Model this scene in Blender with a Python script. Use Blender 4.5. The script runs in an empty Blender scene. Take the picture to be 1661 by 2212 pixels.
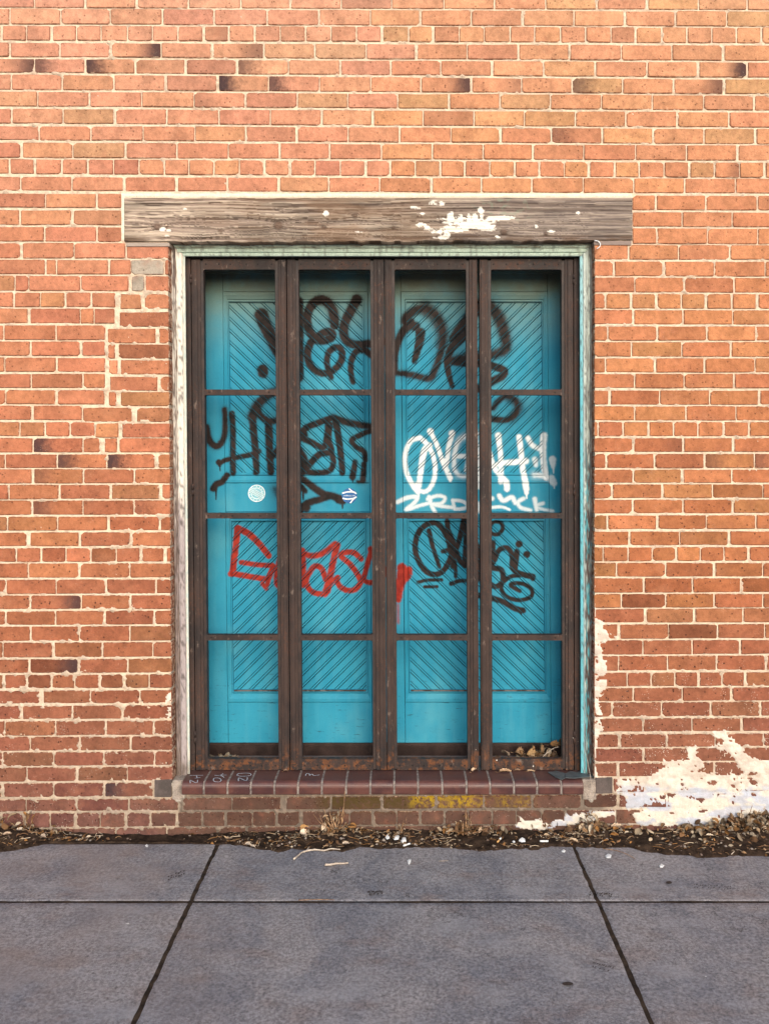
import bpy, bmesh, math, random
import numpy as np
from mathutils import Vector
random.seed(7)
rs = np.random.RandomState(11)

# ------------------------------------------------------------------ camera, world, sun
S = 0.00192          # metres per unit of the layout grid, at the wall face (y = 0)
D = 3.44             # camera distance from the wall
CX, CY = 867.0, 984.0
H = 816 * S          # eye height above the pavement
C = bpy.context.scene.collection
scene = bpy.context.scene

cam_d = bpy.data.cameras.new("camera")
cam = bpy.data.objects.new("camera", cam_d)
C.objects.link(cam)
cam.location = (0, -D, H)
cam.rotation_euler = (math.radians(90), 0, 0)
cam_d.sensor_fit = 'HORIZONTAL'
cam_d.sensor_width = 36
cam_d.lens = 36 * (D / S) / 1661
cam_d.shift_x = -(CX - 830.5) / 1661
cam_d.shift_y = -(1106 - CY) / 1661
cam_d.clip_end = 500
scene.camera = cam

SUN_EL, SUN_AZ = math.radians(24), math.radians(13)   # azimuth: towards +x, seen from the wall looking at the street
world = bpy.data.worlds.new("World")
scene.world = world
world.use_nodes = True
wn = world.node_tree
bg = wn.nodes["Background"]
sky = wn.nodes.new("ShaderNodeTexSky")
sky.sky_type = 'NISHITA'
sky.sun_disc = False
sky.sun_elevation = SUN_EL
sky.sun_rotation = math.radians(180) - SUN_AZ
sky.air_density = 1.0
sky.dust_density = 3.0
sky.ozone_density = 1.0
wn.links.new(sky.outputs[0], bg.inputs[0])
bg.inputs[1].default_value = 0.12

sun_d = bpy.data.lights.new("sun", 'SUN')
sun_d.energy = 1.5
sun_d.angle = math.radians(56)
sun_d.color = (1.0, 0.94, 0.87)
sun = bpy.data.objects.new("sun", sun_d)
C.objects.link(sun)
sv = Vector((math.sin(SUN_AZ) * math.cos(SUN_EL), -math.cos(SUN_AZ) * math.cos(SUN_EL), math.sin(SUN_EL)))
sun.rotation_euler = sv.to_track_quat('Z', 'Y').to_euler()
sun.location = sv * 10

scene.view_settings.view_transform = 'Standard'
scene.view_settings.look = 'None'
scene.view_settings.gamma = 1
scene.view_settings.exposure = 0.72
scene.view_settings.use_curve_mapping = False

# ------------------------------------------------------------------ helpers
def W(px, py, y=0.0):
    k = (D + y) / D
    return ((px - CX) * S * k, y, H - (py - CY) * S * k)

def G(px, py, z=0.0):
    k = (H - z) / ((py - CY) * S)
    return ((px - CX) * S * k, D * (k - 1), z)

def mesh_obj(name, verts, faces, mat=None, parent=None, smooth=False):
    me = bpy.data.meshes.new(name)
    me.from_pydata([tuple(v) for v in verts], [], [tuple(f) for f in faces])
    me.update()
    o = bpy.data.objects.new(name, me)
    C.objects.link(o)
    if mat: me.materials.append(mat)
    if parent: o.parent = parent
    if smooth:
        me.polygons.foreach_set('use_smooth', [True] * len(me.polygons))
    return o

def tag(o, label=None, cat=None, group=None, kind=None):
    if label: o['label'] = label
    if cat: o['category'] = cat
    if group: o['group'] = group
    if kind: o['kind'] = kind
    return o

def empty(name, loc=(0, 0, 0)):
    o = bpy.data.objects.new(name, None)
    o.empty_display_size = 0.05
    C.objects.link(o)
    o.location = loc
    return o

def put(o, parent):
    """parent, keeping the mesh written in world coordinates"""
    o.parent = parent
    o.matrix_parent_inverse = parent.matrix_world.inverted() if parent.location.length == 0 else __import__('mathutils').Matrix.Translation(-parent.location)
    return o

def pattr(me, name, data, t='FLOAT_COLOR'):
    a = me.attributes.new(name, t, 'POINT')
    d = np.asarray(data, dtype=np.float32)
    if t == 'FLOAT_COLOR':
        if d.shape[1] == 3: d = np.c_[d, np.ones(len(d), np.float32)]
        a.data.foreach_set('color', d.ravel())
    elif t == 'FLOAT_VECTOR':
        a.data.foreach_set('vector', d.ravel())
    else:
        a.data.foreach_set('value', d.ravel())

def grid_obj(name, P, keep, mat, parent=None, smooth=True):
    """P: (nj, ni, 3) points, keep: (nj-1, ni-1) bool"""
    nj, ni = P.shape[:2]
    idx = np.arange(nj * ni).reshape(nj, ni)
    a, b, c, d = idx[:-1, :-1], idx[:-1, 1:], idx[1:, 1:], idx[1:, :-1]
    q = np.stack([a, d, c, b], -1)[keep]
    me = bpy.data.meshes.new(name)
    me.vertices.add(nj * ni)
    me.vertices.foreach_set('co', P.reshape(-1).astype(np.float32))
    n = len(q)
    me.loops.add(n * 4)
    me.loops.foreach_set('vertex_index', q.ravel().astype(np.int32))
    me.polygons.add(n)
    me.polygons.foreach_set('loop_start', np.arange(n, dtype=np.int32) * 4)
    me.polygons.foreach_set('loop_total', np.full(n, 4, np.int32))
    if smooth: me.polygons.foreach_set('use_smooth', np.ones(n, bool))
    me.update(calc_edges=True)
    me.validate()
    o = bpy.data.objects.new(name, me)
    C.objects.link(o)
    me.materials.append(mat)
    if parent: put(o, parent)
    return o

# --- value noise in numpy
_tabs = {}
def vnoise(x, y, seed=0):
    if seed not in _tabs: _tabs[seed] = np.random.RandomState(seed + 100).rand(256, 256).astype(np.float32)
    T = _tabs[seed]
    xi = np.floor(x).astype(int); yi = np.floor(y).astype(int)
    fx = x - xi; fy = y - yi
    fx = fx * fx * (3 - 2 * fx); fy = fy * fy * (3 - 2 * fy)
    a = T[yi % 256, xi % 256]; b = T[yi % 256, (xi + 1) % 256]
    c = T[(yi + 1) % 256, xi % 256]; d = T[(yi + 1) % 256, (xi + 1) % 256]
    return (a * (1 - fx) + b * fx) * (1 - fy) + (c * (1 - fx) + d * fx) * fy

def fbm(x, y, seed=0, oct=4):
    s = 0; a = 0.5; t = 0
    for i in range(oct):
        s = s + a * vnoise(x * 2 ** i + 17 * i, y * 2 ** i + 31 * i, seed + i)
        t += a; a *= 0.55
    return s / t

def inpoly(X, Y, poly):
    r = np.zeros(X.shape, bool)
    n = len(poly)
    for i in range(n):
        x0, y0 = poly[i]; x1, y1 = poly[(i + 1) % n]
        if y0 == y1: continue
        c = ((y0 > Y) != (y1 > Y)) & (X < (x1 - x0) * (Y - y0) / (y1 - y0) + x0)
        r ^= c
    return r

def sst(a, b, x):
    t = np.clip((x - a) / (b - a), 0, 1)
    return t * t * (3 - 2 * t)

def boxm(v, f, x0, x1, y0, y1, z0, z1):
    b = len(v)
    v += [(x0, y0, z0), (x1, y0, z0), (x1, y1, z0), (x0, y1, z0), (x0, y0, z1), (x1, y0, z1), (x1, y1, z1), (x0, y1, z1)]
    f += [(b, b+3, b+2, b+1), (b+4, b+5, b+6, b+7), (b, b+1, b+5, b+4), (b+1, b+2, b+6, b+5), (b+2, b+3, b+7, b+6), (b+3, b, b+4, b+7)]

def bevel_obj(o, w, seg=1):
    bm = bmesh.new(); bm.from_mesh(o.data)
    bmesh.ops.bevel(bm, geom=bm.edges[:], offset=w, segments=seg, affect='EDGES', profile=0.5)
    bm.to_mesh(o.data); bm.free()
    return o

def prism(name, quad, y0, y1, mat, parent=None, bev=0.0, seg=1):
    """quad: layout-grid outline [(px,py)...] seen at depth y0; extruded straight back to y1"""
    n = len(quad)
    v = []
    for (px, py) in quad:
        x, _, z = W(px, py, y0)
        v.append((x, y0, z))
    for (px, py) in quad:
        x, _, z = W(px, py, y0)
        v.append((x, y1, z))
    # orient
    area = sum(quad[i][0] * quad[(i+1) % n][1] - quad[(i+1) % n][0] * quad[i][1] for i in range(n))
    fr = list(range(n)); bk = [i + n for i in range(n)]
    f = []
    if area > 0:   # clockwise on screen (y down) 
        fr = fr[::-1]
        f.append(fr); f.append(bk)
        for i in range(n): f.append((i, (i+1) % n, (i+1) % n + n, i + n))
    else:
        f.append(fr); f.append(bk[::-1])
        for i in range(n): f.append(((i+1) % n, i, i + n, (i+1) % n + n))
    me = bpy.data.meshes.new(name)
    me.from_pydata(v, [], f); me.update()
    bm = bmesh.new(); bm.from_mesh(me)
    bmesh.ops.recalc_face_normals(bm, faces=bm.faces[:])
    if bev > 0:
        bmesh.ops.bevel(bm, geom=bm.edges[:], offset=bev, segments=seg, affect='EDGES', profile=0.5, clamp_overlap=True)
    bm.to_mesh(me); bm.free()
    o = bpy.data.objects.new(name, me)
    C.objects.link(o)
    if mat: me.materials.append(mat)
    if parent: put(o, parent)
    return o

# ------------------------------------------------------------------ material toolkit
class NT:
    def __init__(self, name):
        self.m = bpy.data.materials.new(name); self.m.use_nodes = True
        self.t = self.m.node_tree; self.n = self.t.nodes; self.l = self.t.links
        self.b = self.n["Principled BSDF"]
        self.geo = self.n.new('ShaderNodeNewGeometry')
        self.pos = self.geo.outputs['Position']
    def set(self, sock, v):
        if hasattr(v, 'is_linked'): self.l.new(v, sock)
        elif isinstance(v, (tuple, list)) and len(v) == 3 and sock.type == 'RGBA': sock.default_value = (*v, 1)
        else: sock.default_value = v
        return sock
    def math(self, op, a, b=0.0, c=None, clamp=False):
        n = self.n.new('ShaderNodeMath'); n.operation = op; n.use_clamp = clamp
        self.set(n.inputs[0], a); self.set(n.inputs[1], b)
        if c is not None: self.set(n.inputs[2], c)
        return n.outputs[0]
    def ramp(self, x, a, b, lo=0.0, hi=1.0):
        n = self.n.new('ShaderNodeMapRange'); n.interpolation_type = 'SMOOTHSTEP'
        self.set(n.inputs[0], x)
        if a > b: a, b, lo, hi = b, a, hi, lo
        n.inputs[1].default_value = a; n.inputs[2].default_value = b
        n.inputs[3].default_value = lo; n.inputs[4].default_value = hi
        return n.outputs[0]
    def mix(self, f, a, b, mode='MIX'):
        n = self.n.new('ShaderNodeMix'); n.data_type = 'RGBA'; n.blend_type = mode
        self.set(n.inputs[0], f); self.set(n.inputs[6], a); self.set(n.inputs[7], b)
        return n.outputs[2]
    def vec(self, op, a, b):
        n = self.n.new('ShaderNodeVectorMath'); n.operation = op
        self.set(n.inputs[0], a); self.set(n.inputs[1], b)
        return n.outputs[0]
    def noise(self, scale, detail=3, rough=0.55, co=None, sc=None, dist=0.0):
        co = co or self.pos
        if sc: co = self.vec('MULTIPLY', co, sc)
        n = self.n.new('ShaderNodeTexNoise')
        n.inputs['Scale'].default_value = scale; n.inputs['Detail'].default_value = detail
        n.inputs['Roughness'].default_value = rough; n.inputs['Distortion'].default_value = dist
        self.l.new(co, n.inputs['Vector'])
        return n.outputs['Fac']
    def voro(self, scale, co=None, feat='F1', sc=None, out='Distance', rnd=1.0):
        co = co or self.pos
        if sc: co = self.vec('MULTIPLY', co, sc)
        n = self.n.new('ShaderNodeTexVoronoi'); n.feature = feat
        n.inputs['Scale'].default_value = scale; n.inputs['Randomness'].default_value = rnd
        self.l.new(co, n.inputs['Vector'])
        return n.outputs[out]
    def attr(self, name, out='Color'):
        n = self.n.new('ShaderNodeAttribute'); n.attribute_name = name
        return n.outputs[out]
    def sep(self, v):
        n = self.n.new('ShaderNodeSeparateXYZ'); self.l.new(v, n.inputs[0]); return n.outputs
    def sepc(self, v):
        n = self.n.new('ShaderNodeSeparateColor'); self.l.new(v, n.inputs[0]); return n.outputs
    def comb(self, x, y, z):
        n = self.n.new('ShaderNodeCombineXYZ')
        for i, a in enumerate((x, y, z)): self.set(n.inputs[i], a)
        return n.outputs[0]
    def bump(self, h, dist=0.001, strength=1.0, nrm=None):
        n = self.n.new('ShaderNodeBump'); n.inputs['Distance'].default_value = dist
        n.inputs['Strength'].default_value = strength
        self.l.new(h, n.inputs['Height'])
        if nrm: self.l.new(nrm, n.inputs['Normal'])
        self.l.new(n.outputs[0], self.b.inputs['Normal'])
        return n.outputs[0]
    def out(self, col, rough=0.8, spec=0.3, metal=0.0):
        self.set(self.b.inputs['Base Color'], col)
        self.set(self.b.inputs['Roughness'], rough)
        self.b.inputs['Specular IOR Level'].default_value = spec
        self.b.inputs['Metallic'].default_value = metal
        return self.m

# brick: per-brick tint, burnt ends, pits, mortar smears and paint flecks
def mat_brick():
    t = NT('brick_clay')
    tint = t.attr('tint')
    bp = t.sep(t.attr('bp', 'Vector')); bs = t.sep(t.attr('bs', 'Vector'))
    off = t.comb(t.math('MULTIPLY', bp[2], 37.0), t.math('MULTIPLY', bp[2], 11.0), t.math('MULTIPLY', bp[2], 23.0))
    co = t.vec('ADD', t.pos, off)
    big = t.noise(14, 4, 0.6, co)
    med = t.noise(60, 4, 0.65, co)
    fine = t.noise(420, 3, 0.7, co)
    v = t.math('ADD', t.ramp(big, 0.3, 0.7, 0.82, 1.14), t.ramp(med, 0.3, 0.7, -0.13, 0.10))
    v = t.math('ADD', v, t.ramp(fine, 0.3, 0.7, -0.15, 0.13))
    col = t.mix(1.0, tint, t.comb(v, v, v), 'MULTIPLY')
    # hue drift towards tan or towards red
    col = t.mix(t.ramp(t.noise(9, 3, 0.5, co, (1, 1, 1.6)), 0.52, 0.72, 0, 0.15), col, (0.50, 0.25, 0.15))
    col = t.mix(t.ramp(t.noise(22, 3, 0.5, co), 0.55, 0.75, 0, 0.30), col, (0.30, 0.115, 0.072))
    # burnt ends
    fr = t.math('DIVIDE', bp[0], bs[0])
    frn = t.math('ADD', fr, t.ramp(med, 0.3, 0.7, -0.06, 0.06))
    right = t.math('MULTIPLY', t.ramp(frn, 0.42, 0.95), t.math('MAXIMUM', bs[2], 0.0))
    left = t.math('MULTIPLY', t.ramp(frn, 0.58, 0.05), t.math('MAXIMUM', t.math('MULTIPLY', bs[2], -1.0), 0.0))
    burn = t.math('ADD', right, left, clamp=True)
    col = t.mix(burn, col, (0.055, 0.035, 0.038))
    # creases and pits
    P = t.sep(t.pos)
    low = t.ramp(P[2], 1.9, 0.6, 0.0, 1.0)
    pit = t.voro(52, co)
    gate = t.noise(24, 2, 0.5, co)
    pits = t.math('MULTIPLY', t.ramp(pit, 0.24, 0.12), t.math('MULTIPLY', t.ramp(gate, 0.42, 0.56), t.math('ADD', 0.55, t.math('MULTIPLY', low, 0.45))))
    col = t.mix(pits, col, (0.07, 0.028, 0.02))
    cre = t.noise(70, 5, 0.75, co, (0.35, 1, 1.6), 1.5)
    crease = t.ramp(t.math('ABSOLUTE', t.math('SUBTRACT', cre, 0.5)), 0.014, 0.0, 0, 0.4)
    crease = t.math('MULTIPLY', crease, t.ramp(gate, 0.4, 0.6))
    col = t.mix(crease, col, (0.13, 0.045, 0.03))
    # smeared mortar on the arrises
    ed = t.math('MINIMUM', t.math('MINIMUM', bp[0], t.math('SUBTRACT', bs[0], bp[0])), t.math('MINIMUM', bp[1], t.math('SUBTRACT', bs[1], bp[1])))
    sm = t.math('ADD', ed, t.ramp(med, 0.35, 0.65, 0.004, -0.002))
    smear = t.ramp(sm, 0.0018, -0.0006, 0, 0.7)
    col = t.mix(smear, col, (0.60, 0.46, 0.34))
    shade_rim = t.math('MULTIPLY', t.ramp(ed, 0.0050, 0.0008, 0, 0.55), t.math('SUBTRACT', 1.0, smear))  # shadow of the joints painted as a dark rim on the brick face
    col = t.mix(shade_rim, col, (0.14, 0.055, 0.035))
    # flecks of lime and old paint, more of them low on the wall and to the right
    fx = t.ramp(P[0], 0.7, 1.2)
    dens = t.math('ADD', 0.15, t.math('MULTIPLY', t.ramp(P[2], 0.85, 0.35), t.math('ADD', 0.25, t.math('MULTIPLY', fx, 0.75))))
    fl = t.math('MULTIPLY', t.ramp(t.voro(140, co), 0.24, 0.14), t.ramp(t.noise(16, 3, 0.6), 0.50, 0.62))
    col = t.mix(t.math('MULTIPLY', fl, dens), col, (0.74, 0.70, 0.62))
    # grime and lichen beneath the sill
    n8 = t.noise(18, 4, 0.65)
    n40 = t.noise(55, 3, 0.7)
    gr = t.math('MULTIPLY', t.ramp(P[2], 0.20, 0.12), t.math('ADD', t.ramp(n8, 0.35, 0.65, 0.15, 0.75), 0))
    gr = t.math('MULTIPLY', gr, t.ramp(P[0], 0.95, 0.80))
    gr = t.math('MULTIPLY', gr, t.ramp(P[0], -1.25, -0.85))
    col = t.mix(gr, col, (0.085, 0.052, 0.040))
    dxm = t.ramp(t.math('ABSOLUTE', t.math('SUBTRACT', P[0], -0.14)), 0.26, 0.14)
    mo = t.math('MULTIPLY', t.math('MULTIPLY', dxm, t.ramp(P[2], 0.06, 0.13)), t.ramp(n40, 0.34, 0.52))
    mo = t.math('MULTIPLY', mo, t.ramp(P[2], 0.165, 0.14))
    col = t.mix(t.math('MULTIPLY', mo, 0.85), col, (0.065, 0.045, 0.015))
    dxy = t.ramp(t.math('ABSOLUTE', t.math('SUBTRACT', P[0], 0.19)), 0.18, 0.12)
    dy2 = t.math('MULTIPLY', t.ramp(t.math('ABSOLUTE', t.math('SUBTRACT', P[0], 0.46)), 0.12, 0.05), 0.55)
    ye = t.math('MULTIPLY', t.math('MAXIMUM', dxy, dy2), t.ramp(P[2], 0.085, 0.125))
    ye = t.math('MULTIPLY', ye, t.ramp(n40, 0.40, 0.52))
    ye = t.math('MULTIPLY', ye, t.ramp(P[2], 0.168, 0.155))
    ye = t.math('MULTIPLY', ye, t.ramp(t.noise(17, 4, 0.7), 0.38, 0.62, 0.15, 0.9))
    col = t.mix(ye, col, (0.36, 0.235, 0.012))
    h = t.math('ADD', t.math('MULTIPLY', fine, 0.5), t.math('MULTIPLY', med, 1.2))
    h = t.math('SUBTRACT', h, t.math('MULTIPLY', pits, 1.2))
    t.bump(h, 0.0022, 0.9)
    return t.out(col, 0.92, 0.08)

def mat_mortar():
    t = NT('lime_mortar')
    col = t.attr('mcol')
    f = t.noise(350, 3, 0.7); m = t.noise(45, 4, 0.65)
    v = t.math('ADD', t.ramp(f, 0.3, 0.7, 0.88, 1.08), t.ramp(m, 0.3, 0.7, -0.10, 0.08))
    col = t.mix(1.0, col, t.comb(v, v, v), 'MULTIPLY')
    sp = t.math('MULTIPLY', t.ramp(t.voro(190), 0.20, 0.1), t.ramp(t.noise(25), 0.5, 0.62, 0, 0.5))
    col = t.mix(sp, col, (0.20, 0.16, 0.13))
    t.bump(t.math('ADD', f, t.math('MULTIPLY', m, 2.0)), 0.0022, 0.9)
    return t.out(col, 0.95, 0.05)

# generic noisy colour material
def mat_simple(name, c1, c2, scale=20, rough=0.8, bump=0.001, spec=0.3, fine=200, sc=None, lo=0.35, hi=0.65):
    t = NT(name)
    a = t.noise(scale, 4, 0.6, sc=sc); b = t.noise(fine, 3, 0.7, sc=sc)
    col = t.mix(t.ramp(a, lo, hi), c1, c2)
    v = t.ramp(b, 0.3, 0.7, 0.85, 1.15)
    col = t.mix(1.0, col, t.comb(v, v, v), 'MULTIPLY')
    t.bump(t.math('ADD', a, b), bump, 0.7)
    return t.out(col, rough, spec)

def mat_attr(name, rough=0.85, bump=0.001, spec=0.25, fine=260, sc=None):
    """colour from the mesh's own 'pc' attribute with fine grain"""
    t = NT(name)
    col = t.attr('pc'); b = t.noise(fine, 4, 0.7, sc=sc); a = t.noise(40, 3, 0.6, sc=sc)
    v = t.math('ADD', t.ramp(b, 0.3, 0.7, 0.86, 1.12), t.ramp(a, 0.3, 0.7, -0.06, 0.06))
    col = t.mix(1.0, col, t.comb(v, v, v), 'MULTIPLY')
    t.bump(b, bump, 0.7)
    return t.out(col, rough, spec)

def mat_steel():
    t = NT('rusty_painted_steel')
    P = t.sep(t.pos)
    a = t.noise(9, 5, 0.65, sc=(1, 1, 0.45)); b = t.noise(70, 4, 0.7); f = t.noise(500, 3, 0.7)
    col = t.mix(t.ramp(a, 0.38, 0.62), (0.027, 0.021, 0.021), (0.050, 0.033, 0.029))
    rust = t.math('MULTIPLY', t.ramp(b, 0.48, 0.66), t.ramp(t.noise(5, 3), 0.42, 0.60, 0.05, 0.7))
    col = t.mix(rust, col, (0.090, 0.044, 0.031))
    orange = t.math('MULTIPLY', t.ramp(P[2], 0.36, 0.26), t.ramp(t.noise(22, 4, 0.7), 0.46, 0.60, 0, 0.8))
    col = t.mix(orange, col, (0.15, 0.058, 0.024))
    blk = t.math('MULTIPLY', t.ramp(P[2], 0.45, 0.28), t.ramp(t.noise(30, 4, 0.7, sc=(1, 1, 2)), 0.53, 0.60, 0, 0.9))
    col = t.mix(blk, col, (0.022, 0.020, 0.022))
    pale = t.math('MULTIPLY', t.ramp(t.noise(40, 4, 0.7, sc=(1, 1, 0.5)), 0.60, 0.72), 0.45)
    col = t.mix(pale, col, (0.26, 0.20, 0.17))
    v = t.ramp(f, 0.3, 0.7, 0.82, 1.18)
    col = t.mix(1.0, col, t.comb(v, v, v), 'MULTIPLY')
    # paint droplets
    dr = t.math('MULTIPLY', t.ramp(t.voro(42), 0.115, 0.085), t.ramp(t.noise(12, 2), 0.52, 0.60))
    dr = t.math('MULTIPLY', dr, t.math('MULTIPLY', t.ramp(P[0], 0.25, 0.4), t.ramp(P[2], 0.75, 0.45)))
    col = t.mix(dr, col, (0.8, 0.76, 0.7))
    t.bump(t.math('ADD', b, t.math('MULTIPLY', f, 0.4)), 0.0012, 0.6)
    return t.out(col, t.ramp(b, 0.3, 0.7, 0.5, 0.72), 0.18)

IMX0, IMX1, IMY0, IMY1, IMS = 425.0, 1240.0, 570.0, 1620.0, 1.25
DOOR_Y = 0.28
def mat_door(name='door_paint', img=None, grime=True):
    t = NT(name)
    P = t.sep(t.pos)
    a = t.noise(3.5, 4, 0.55); b = t.noise(30, 4, 0.65); f = t.noise(260, 3, 0.7)
    streak = t.noise(28, 3, 0.6, sc=(1, 1, 0.08))
    teal = t.mix(t.ramp(a, 0.35, 0.65), (0.018, 0.212, 0.335), (0.028, 0.255, 0.380))
    teal = t.mix(t.ramp(streak, 0.45, 0.7, 0, 0.16), teal, (0.10, 0.33, 0.42))
    teal = t.mix(t.ramp(b, 0.55, 0.75, 0, 0.25), teal, (0.018, 0.17, 0.25))
    teal = t.mix(t.ramp(t.noise(4.2, 3, 0.55, sc=(1.3, 1, 0.8)), 0.50, 0.72, 0, 0.34), teal, (0.105, 0.34, 0.41))
    # greyer towards the top rail, with browner patches on the rail itself
    topm = t.math('MULTIPLY', t.ramp(P[2], 1.98, 2.35), t.ramp(t.noise(5, 4, 0.6, sc=(1, 1, 1.6)), 0.25, 0.6, 0.55, 1.0))
    teal = t.mix(topm, teal, (0.150, 0.245, 0.225))
    topm2 = t.math('MULTIPLY', t.ramp(P[2], 2.22, 2.36), t.ramp(t.noise(6, 4, 0.6), 0.38, 0.62, 0.1, 0.75))
    teal = t.mix(topm2, teal, (0.135, 0.125, 0.085))
    # chips through to dark wood
    ch = t.math('MULTIPLY', t.ramp(t.noise(75, 5, 0.75, sc=(0.4, 1, 1.5)), 0.655, 0.69), t.ramp(t.noise(7, 2), 0.42, 0.58))
    teal = t.mix(ch, teal, (0.035, 0.05, 0.05))
    sc_ = t.math('MULTIPLY', t.ramp(t.noise(60, 5, 0.75, sc=(0.25, 1, 1.4)), 0.60, 0.66), t.ramp(P[2], 0.75, 0.45, 0, 0.8))
    teal = t.mix(sc_, teal, (0.02, 0.10, 0.14))
    rough = 0.55
    if img:
        k = (D + DOOR_Y) / D
        u = t.math('DIVIDE', t.math('SUBTRACT', t.math('DIVIDE', P[0], S * k), IMX0 - CX), IMX1 - IMX0)
        vv = t.math('DIVIDE', t.math('SUBTRACT', t.math('DIVIDE', t.math('SUBTRACT', P[2], H), S * k), CY - IMY1), IMY1 - IMY0)
        im = t.n.new('ShaderNodeTexImage'); im.image = img; im.extension = 'CLIP'; im.interpolation = 'Cubic'
        t.l.new(t.comb(u, vv, 0), im.inputs[0])
        c = t.sepc(im.outputs[0])
        cov = t.ramp(t.noise(600, 2, 0.7), 0.25, 0.6, 0.965, 1.0)
        bl = t.math('MULTIPLY', c[0], cov)
        teal = t.mix(t.math('MULTIPLY', bl, 1.0), teal, t.mix(t.ramp(b, 0.35, 0.6), (0.010, 0.007, 0.006), (0.026, 0.016, 0.014)))
        teal = t.mix(c[2], teal, t.mix(t.ramp(b, 0.4, 0.6), (0.21, 0.018, 0.012), (0.31, 0.031, 0.020)))
        teal = t.mix(t.math('MULTIPLY', c[1], t.ramp(b, 0.3, 0.6, 0.86, 1.0)), teal, (0.66, 0.71, 0.73))
    v = t.ramp(f, 0.3, 0.7, 0.93, 1.07)
    teal = t.mix(1.0, teal, t.comb(v, v, v), 'MULTIPLY')
    t.bump(t.math('ADD', t.math('MULTIPLY', f, 0.5), streak), 0.0007, 0.6)
    return t.out(teal, 0.62, 0.14)

def mat_concrete():
    t = NT('pavement_concrete')
    P = t.sep(t.pos)
    a = t.noise(3.2, 6, 0.68, dist=0.6); b = t.noise(13, 5, 0.65); c_ = t.noise(90, 4, 0.7); f = t.noise(420, 3, 0.75)
    col = t.mix(t.ramp(a, 0.35, 0.65), (0.155, 0.160, 0.190), (0.250, 0.238, 0.250))
    col = t.mix(t.ramp(b, 0.38, 0.66, 0, 0.4), col, (0.26, 0.26, 0.285))
    col = t.mix(t.ramp(t.noise(4.5, 4, 0.6, sc=(1, 1.7, 1)), 0.52, 0.70, 0, 0.45), col, (0.180, 0.135, 0.125))
    v = t.math('ADD', t.ramp(c_, 0.3, 0.7, 0.62, 1.34), t.ramp(f, 0.3, 0.7, -0.34, 0.34))
    col = t.mix(1.0, col, t.comb(v, v, v), 'MULTIPLY')
    pit = t.math('MULTIPLY', t.ramp(t.voro(75), 0.15, 0.08), t.ramp(t.noise(10, 3), 0.46, 0.62, 0, 0.75))
    col = t.mix(pit, col, (0.045, 0.040, 0.045))
    brush = t.noise(160, 2, 0.5, sc=(1, 0.08, 1))
    col = t.mix(t.ramp(brush, 0.5, 0.75, 0, 0.22), col, (0.22, 0.215, 0.225))
    dk2 = t.math('MULTIPLY', t.ramp(t.noise(34, 4, 0.75), 0.58, 0.68), t.ramp(t.noise(3.1, 3), 0.45, 0.6, 0.15, 0.8))
    col = t.mix(dk2, col, (0.075, 0.068, 0.075))
    pale_ = t.ramp(t.noise(2.6, 4, 0.65, sc=(1, 2.2, 1)), 0.50, 0.70, 0, 0.5)
    col = t.mix(pale_, col, (0.30, 0.305, 0.335))
    lw = t.math('MULTIPLY', t.ramp(P[0], -0.2, -1.0), t.ramp(t.noise(2.0, 4, 0.6), 0.42, 0.62, 0, 0.45))
    col = t.mix(lw, col, (0.225, 0.185, 0.175))
    hc = t.ramp(t.math('ABSOLUTE', t.math('SUBTRACT', t.noise(1.7, 6, 0.55, dist=0.3), 0.5)), 0.0022, 0.0004, 0, 0.6)
    hc = t.math('MULTIPLY', hc, t.ramp(t.noise(1.1, 2), 0.52, 0.60))
    col = t.mix(hc, col, (0.05, 0.045, 0.045))
    wht = t.math('MULTIPLY', t.ramp(t.voro(22), 0.055, 0.035), t.ramp(t.noise(4, 2), 0.55, 0.65))
    col = t.mix(wht, col, (0.55, 0.56, 0.58))
    t.bump(t.math('ADD', t.math('MULTIPLY', c_, 1.0), t.math('ADD', t.math('MULTIPLY', f, 0.6), t.math('MULTIPLY', brush, 0.5))), 0.0028, 0.9)
    return t.out(col, 0.88, 0.12)

M = {}
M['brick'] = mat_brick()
M['mortar'] = mat_mortar()
M['steel'] = mat_steel()
M['concrete'] = mat_concrete()
M['soil'] = mat_simple('soil', (0.018, 0.012, 0.009), (0.050, 0.033, 0.023), 30, 0.95, 0.006, 0.1, 180)
M['joint'] = mat_simple('joint_dirt', (0.018, 0.014, 0.012), (0.050, 0.036, 0.026), 22, 0.95, 0.003, 0.1)
M['core'] = mat_simple('wall_core', (0.25, 0.12, 0.08), (0.3, 0.15, 0.1), 5)
M['dark_steel'] = mat_simple('dark_threshold', (0.020, 0.011, 0.009), (0.045, 0.026, 0.022), 14, 0.5, 0.001, 0.3)
M['black'] = mat_simple('screw_hole_black', (0.008, 0.007, 0.007), (0.015, 0.012, 0.012), 30, 0.9)
M['floor'] = mat_simple('recess_floor', (0.13, 0.12, 0.125), (0.20, 0.18, 0.175), 18, 0.85, 0.002)
M['cement'] = mat_simple('grey_cement', (0.20, 0.17, 0.15), (0.36, 0.31, 0.27), 25, 0.92, 0.004, 0.15)
M['joint_grout'] = mat_simple('sill_grout', (0.13, 0.11, 0.105), (0.25, 0.22, 0.205), 60, 0.9, 0.002, 0.15)
M['block'] = mat_simple('dark_stone', (0.060, 0.048, 0.045), (0.105, 0.083, 0.078), 20, 0.6, 0.002, 0.35)
M['chalk'] = mat_simple('blue_chalk', (0.50, 0.56, 0.66), (0.62, 0.67, 0.74), 90, 0.95)
M['asphalt'] = mat_simple('asphalt', (0.045, 0.045, 0.047), (0.06, 0.06, 0.06), 12, 0.9, 0.004)
M['ground'] = mat_simple('far_ground', (0.07, 0.065, 0.06), (0.10, 0.09, 0.08), 1.0, 0.95, 0.004)
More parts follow.
